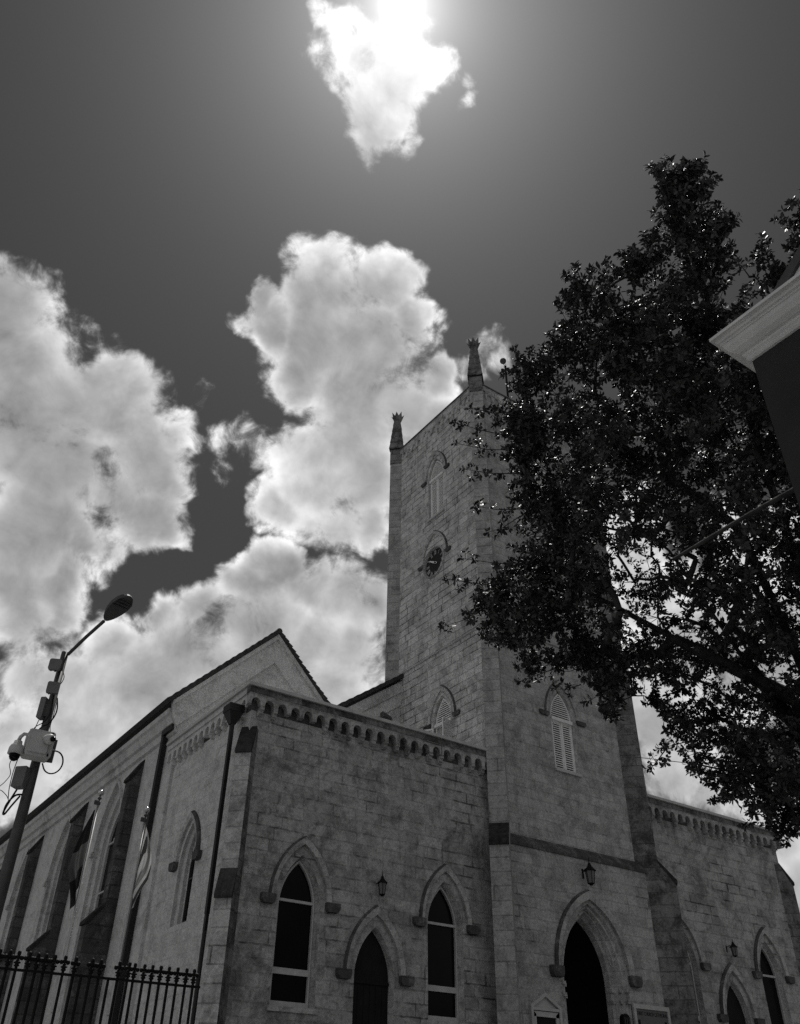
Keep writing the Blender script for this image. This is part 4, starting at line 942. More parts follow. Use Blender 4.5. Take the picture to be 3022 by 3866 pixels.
for a, b in zip(R_, R_[1:]): m.loft(a, b, True)
m.add(R_[0], [tuple(range(28))]); m.add(R_[-1], [tuple(range(28))]); child(m, 'lamp_head', 'lampdark', lamp)
m = MB(); q = [hb + ax * l + sd * (s_ * w) + up * -0.0145 for l, s_, w in ((0.28, -1, 0.088), (0.28, 1, 0.088), (0.36, 1, 0.09), (0.41, 1, 0.06), (0.41, -1, 0.06), (0.36, -1, 0.09))]; m.add(q, [(0, 1, 2, 3, 4, 5)])
for i in range(7):
    for j in range(3):
        c = hb + ax * (0.295 + 0.04 * j) + sd * (-0.066 + 0.022 * i) + up * -0.018; m.obox(c, ax, sd, up, 0.018, 0.014, 0.006)
child(m, 'lamp_lens', 'lens', lamp)
rv = Vector((0.98, -0.2, 0)); tv = Vector((-0.2, -0.98, 0)); zv = Vector((0, 0, 1))
GS = 0.82
def P_(r, t, z): return Vector((LX, LY, 0)) + rv * (r * 0.86) + tv * t + zv * z
def rbox(mb, c, sx, sy, sz, bev=0.02, yaw=0.0):
    x = rv * math.cos(yaw) + tv * math.sin(yaw); y = tv * math.cos(yaw) - rv * math.sin(yaw)
    pts = []
    for qx, qz, a0_ in ((1, 1, 0), (-1, 1, 90), (-1, -1, 180), (1, -1, 270)):
        for k in range(4):
            a = math.radians(a0_ + 30 * k); pts.append((qx * (sx / 2 - bev) + bev * math.cos(a), qz * (sz / 2 - bev) + bev * math.sin(a)))
    mb.prism(pts, lambda u, v, d: c + x * u + zv * v + y * d, -sy / 2, sy / 2); return mb
def gear(name, label, cat, c, sx, sy, sz, mat, bev=0.02, yaw=0.0, group=None):
    c = Vector(c); t = thing(name, label, cat, c, group)
    t.scale = (GS, GS, GS); child(rbox(MB(), Vector((0, 0, 0)), sx, sy, sz, bev, yaw), 'housing', mat, t); return t
for (r, z, yaw, lb) in ((-0.075, 3.90, 0.25, 'upper square panel antenna strapped near the top of the lamp post'), (-0.03, 3.65, 0.05, 'lower square panel antenna strapped to the lamp post')):
    t = gear('panel_antenna', lb, 'antenna', P_(r, 0.10, z), 0.145, 0.045, 0.15, 'box', 0.025, yaw, 'panel antennas on the lamp post')
    k = MB(); k.obox(tv * -0.05 + rv * (-r), rv, tv, zv, 0.06, 0.08, 0.07); k.tube([rv * 0.02 + zv * -0.09, rv * 0.02 + zv * -0.06], 0.012, 6); k.tube([rv * -0.03 + zv * -0.09, rv * -0.03 + zv * -0.06], 0.010, 6); child(k, 'clamp', 'galv', t)
t = gear('radio_unit', 'slim dark radio box on the post below the antennas', 'radio unit', P_(-0.08, 0.02, 3.45), 0.07, 0.10, 0.27, 'box', 0.012, 0.5)
k = MB(); k.obox(rv * 0.05, rv, tv, zv, 0.06, 0.05, 0.2); child(k, 'clamp', 'galv', t)
t = gear('radio_unit', 'dark box on the post beneath the pale cabinet', 'radio unit', P_(-0.105, 0.02, 2.74), 0.15, 0.12, 0.24, 'box', 0.012, 0.6)
k = MB(); k.obox(rv * 0.07, rv, tv, zv, 0.06, 0.05, 0.16); child(k, 'clamp', 'galv', t)
cab = gear('equipment_cabinet', 'pale metal cabinet mounted on the lamp post', 'cabinet', P_(-0.02, 0.17, 3.02), 0.30, 0.20, 0.31, 'cabinet', 0.03, -0.15)
child(rbox(MB(), tv * 0.11, 0.21, 0.03, 0.24, 0.015, -0.15), 'lid', 'cabinet', cab)
k = MB()
for i in (-1, 1):
    for j in (-1, 1): k.obox(rv * (i * 0.125) + tv * 0.10 + zv * (j * 0.13), rv, tv, zv, 0.02, 0.03, 0.025)
child(k, 'latch', 'iron', cab)
child(rbox(MB(), tv * -0.12 + rv * 0.04, 0.32, 0.02, 0.28, 0.01, 0.0), 'back_plate', 'galv', cab)
cm = thing('security_camera', 'pale dome camera hanging from a bent arm left of the cabinet', 'camera', P_(-0.235, 0.22, 2.93), 'security cameras on the lamp post'); cm.scale = (GS, GS, GS)
child(MB().lathe((0, 0, 0), [(0.03, 0.115), (0.045, 0.105), (0.05, 0.07), (0.068, 0.055), (0.083, 0.02), (0.086, -0.05), (0.07, -0.052)], 18), 'camera_housing', 'cabinet', cm, smooth=True)
child(MB().lathe((0, 0, -0.05), [(0.062, 0.0), (0.060, -0.03), (0.045, -0.062), (0.02, -0.078), (0.003, -0.08)], 16), 'camera_dome', 'glass', cm, smooth=True)
child(MB().tube([zv * 0.11, zv * 0.16 + rv * 0.01, zv * 0.20 + rv * 0.04, zv * 0.20 + rv * 0.08, zv * 0.16 + rv * 0.115, zv * 0.06 + rv * 0.125 + tv * -0.02], [0.024, 0.022, 0.021, 0.021, 0.021, 0.024], 10), 'camera_arm', 'cabinet', cm, smooth=True)
cm = thing('security_camera', 'small pale turret camera on the right side of the cabinet', 'camera', P_(0.085, 0.31, 3.05), 'security cameras on the lamp post'); cm.scale = (GS, GS, GS)
dv = (rv * 0.55 + tv * 0.8 + zv * -0.15).normalized()
child(MB().lathe((0, 0, 0), [(0.055, -0.07), (0.062, 0.0), (0.05, 0.035), (0.04, 0.04)], 16, axis=dv), 'camera_housing', 'cabinet', cm, smooth=True)
child(MB().lathe(dv * 0.03, [(0.032, 0.0), (0.03, 0.035), (0.018, 0.055), (0.004, 0.06)], 14, axis=dv), 'camera_lens', 'glass', cm, smooth=True)
def curve_pts(pts, n=6):
    pts = [Vector(p) for p in pts]; out = []
    for i in range(len(pts) - 1):
        p0, p1, p2, p3 = pts[max(i - 1, 0)], pts[i], pts[i + 1], pts[min(i + 2, len(pts) - 1)]
        for k in range(n):
            t_ = k / n; out.append(0.5 * ((2 * p1) + (p2 - p0) * t_ + (2 * p0 - 5 * p1 + 4 * p2 - p3) * t_ ** 2 + (3 * p1 - p0 - 3 * p2 + p3) * t_ ** 3))
    return out + [pts[-1]]
def cable(pts, r, label):
    o = MB().tube(curve_pts(pts), r, 6).build('cable', 'iron', smooth=True); tag(o, label, 'cable', 'cables on the lamp post'); return o
cc = (0.175, 0.16, 2.885)
loop = [P_(0.07, 0.16, 2.99)] + [P_(cc[0] + 0.105 * math.sin(a), cc[1], cc[2] + 0.112 * math.cos(a)) for a in np.linspace(-0.1, 4.35, 9)] + [P_(0.07, 0.16, 2.86)]
cable(loop, 0.0075, 'thick black cable looping out to the right of the cabinet')
cable([P_(-0.24, 0.2, 2.88), P_(-0.26, 0.18, 2.80), P_(-0.225, 0.15, 2.72), P_(-0.26, 0.12, 2.65), P_(-0.31, 0.1, 2.59), P_(-0.26, 0.08, 2.575), P_(-0.20, 0.06, 2.54), P_(-0.17, 0.05, 2.50)], 0.0035, 'thin wavy wire hanging from the dome camera')
cable([P_(-0.19, 0.18, 2.88), P_(-0.205, 0.1, 2.76), P_(-0.20, 0.06, 2.62), P_(-0.18, 0.05, 2.52)], 0.004, 'thin cable running down behind the lowest box')
cable([P_(-0.12, 0.03, 2.62), P_(-0.155, 0.04, 2.52), P_(-0.19, 0.05, 2.40), P_(-0.175, 0.05, 2.38), P_(-0.13, 0.05, 2.46), P_(-0.07, 0.05, 2.56)], 0.009, 'thick cable dropping into a loop below the lowest box')
cable([P_(-0.05, 0.07, 2.57), P_(-0.12, 0.08, 2.55), P_(-0.18, 0.06, 2.47), P_(-0.19, 0.05, 2.38)], 0.009, 'thick black cable bowed out left of the post foot of the boxes')
cable([P_(0.045, 0.06, 3.57), P_(0.075, 0.08, 3.45), P_(0.065, 0.08, 3.36), P_(0.02, 0.08, 3.28), P_(-0.03, 0.1, 3.24), P_(-0.07, 0.12, 3.18)], 0.007, 'thick cable bulging right of the post between antenna and cabinet')
cable([P_(0.05, 0.02, 3.57), P_(0.055, 0.03, 3.4), P_(0.05, 0.06, 3.27), P_(0.075, 0.1, 3.17)], 0.004, 'thin cable down the right of the post above the cabinet')
cable([P_(-0.09, 0.03, 3.32), P_(-0.10, 0.06, 3.25), P_(-0.11, 0.12, 3.17)], 0.004, 'thin cable from the slim radio box into the cabinet')
cable([P_(0.035, 0.05, 3.86), P_(0.06, 0.06, 3.80), P_(0.05, 0.06, 3.74), P_(0.03, 0.08, 3.70)], 0.004, 'short cable between the two antennas')
cable([P_(0.0, 0.06, 3.56), P_(0.015, 0.075, 3.42), P_(-0.02, 0.09, 3.30), P_(-0.10, 0.12, 3.22), P_(-0.12, 0.12, 3.17)], 0.005, 'cable running over the front of the post into the cabinet')

# ---- near building on the right: dark rendered wall under a white moulded cornice
nbld = thing('corner_building', 'dark rendered building with a white moulded cornice at the right edge', 'building', (4.8, 2.2, GZ))
off = Vector((4.8, 2.2, GZ))
def bpart(mb, name, mats, **k):
    o = mb.build(name, mats, None, **k); o.parent = nbld; o.matrix_parent_inverse = Matrix.Translation(-off); return o
BX, BY, ZB, ZT = 4.77, 2.26, 4.78, 5.00
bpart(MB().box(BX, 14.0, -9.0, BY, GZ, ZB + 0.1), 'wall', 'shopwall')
prof = [(0.0, ZB - 0.005), (0.02, ZB - 0.002), (0.035, ZB + 0.012), (0.03, ZB + 0.03), (0.05, ZB + 0.042), (0.055, ZB + 0.06), (0.08, ZB + 0.065), (0.12, ZB + 0.085), (0.155, ZB + 0.12), (0.168, ZB + 0.145), (0.178, ZB + 0.148), (0.178, ZB + 0.165), (0.195, ZB + 0.168), (0.205, ZB + 0.185), (0.222, ZB + 0.19), (0.24, ZB + 0.192), (0.24, ZT), (0.0, ZT + 0.012)]
m = MB()
ra = [Vector((BX - o_, -9.0, z)) for o_, z in prof]; rb = [Vector((BX - o_, BY + o_ * 0.65, z)) for o_, z in prof]; rc = [Vector((14.0, BY + o_ * 0.65, z)) for o_, z in prof]
for i in range(len(prof) - 1):
    m.add([ra[i], rb[i], rb[i + 1], ra[i + 1]], [(0, 1, 2, 3)]); m.add([rb[i], rc[i], rc[i + 1], rb[i + 1]], [(0, 1, 2, 3)])
m.add([(BX, -9.0, ZT + 0.012), (BX, BY, ZT + 0.012), (14, BY, ZT + 0.012), (14, -9, ZT + 0.012)], [(0, 1, 2, 3)])
bpart(m, 'cornice', 'white')
# gabled roof rising behind the cornice
x0 = 4.60; y0, z0 = 1.975, 5.004; y1, z1 = -1.0, 5.004 + 2.975 * 0.77
bpart(MB().prism([(y0 - 0.10, z0), (y1, z1 - 0.08), (2 * y1 - y0 + 0.1, z0)], lambda u, v, d: Vector((x0 + 0.03 + d, u, v)), 0, 9.1), 'gable_wall', 'white')
q = [(y0, z0), (y1, z1), (2 * y1 - y0, z0), (2 * y1 - y0 + 0.13, z0), (y1, z1 - 0.10), (y0 - 0.13, z0)]
bpart(MB().prism(q, lambda u, v, d: Vector((x0 + d, u, v)), 0, 9.2), 'roof', 'lampdark')
# horizontal pole projecting from its end wall
pr_ = thing('projecting_pole', 'weathered grey pole projecting from the building end into the tree', 'pole', (5.37, BY, 4.0))
child(MB().tube([(0, 0, 0), (0.0, 0.7, 0.0), (0.03, 1.46, 0.0)], [0.021, 0.019, 0.015], 8), 'pole', 'bark', pr_)
child(MB().box(-0.05, 0.05, -0.005, 0.015, -0.05, 0.05), 'wall_plate', 'galv', pr_)

# ---- far right: palm and pale house behind the wing
hs = thing('house', 'pale boarded house glimpsed at the far right edge behind the wing', 'house', (66.5, 40, GZ))
child(MB().box(-2.6, 8, 0, 9, 0, 14.3), 'wall', 'white', hs)
child(MB().prism([(-3.0, 14.3), (8.4, 14.3), (2.7, 17.0)], lambda u, v, d: Vector((u, d, v)), -0.5, 9.5), 'roof', 'galv', hs)
pm = thing('palm_tree', 'dark palm crown at the far right edge behind the wing', 'palm tree', (62.8, 36.5, GZ))
child(MB().tube([(0, 0, 0), (0.15, 0, 6), (0, 0, 14.6)], [0.2, 0.16, 0.12], 8), 'trunk', 'bark', pm)
m = MB()
for k in range(15):
    a = k * 2.4; el = 0.25 + 0.5 * random.random(); pts = [Vector((math.cos(a) * r_, math.sin(a) * r_, 14.6 + r_ * el - 0.32 * r_ * r_)) for r_ in (0, 0.5, 1.0, 1.5, 2.0)]
    m.tube(pts, [0.03, 0.025, 0.02, 0.015, 0.006], 4)
    sdv = Vector((-math.sin(a), math.cos(a), 0))
    for i in range(4):
        for f in np.linspace(0, 0.95, 7):
            p = pts[i].lerp(pts[i + 1], f); dr_ = (pts[i + 1] - pts[i]).normalized()
            for s in (-1, 1):
                e = p + (sdv * s * 0.75 + dr_ * 0.6 + Vector((0, 0, -0.25))) * 0.55; m.add([p - dr_ * 0.025, p + dr_ * 0.025, e], [(0, 1, 2)])
child(m, 'crown', 'leaf', pm)

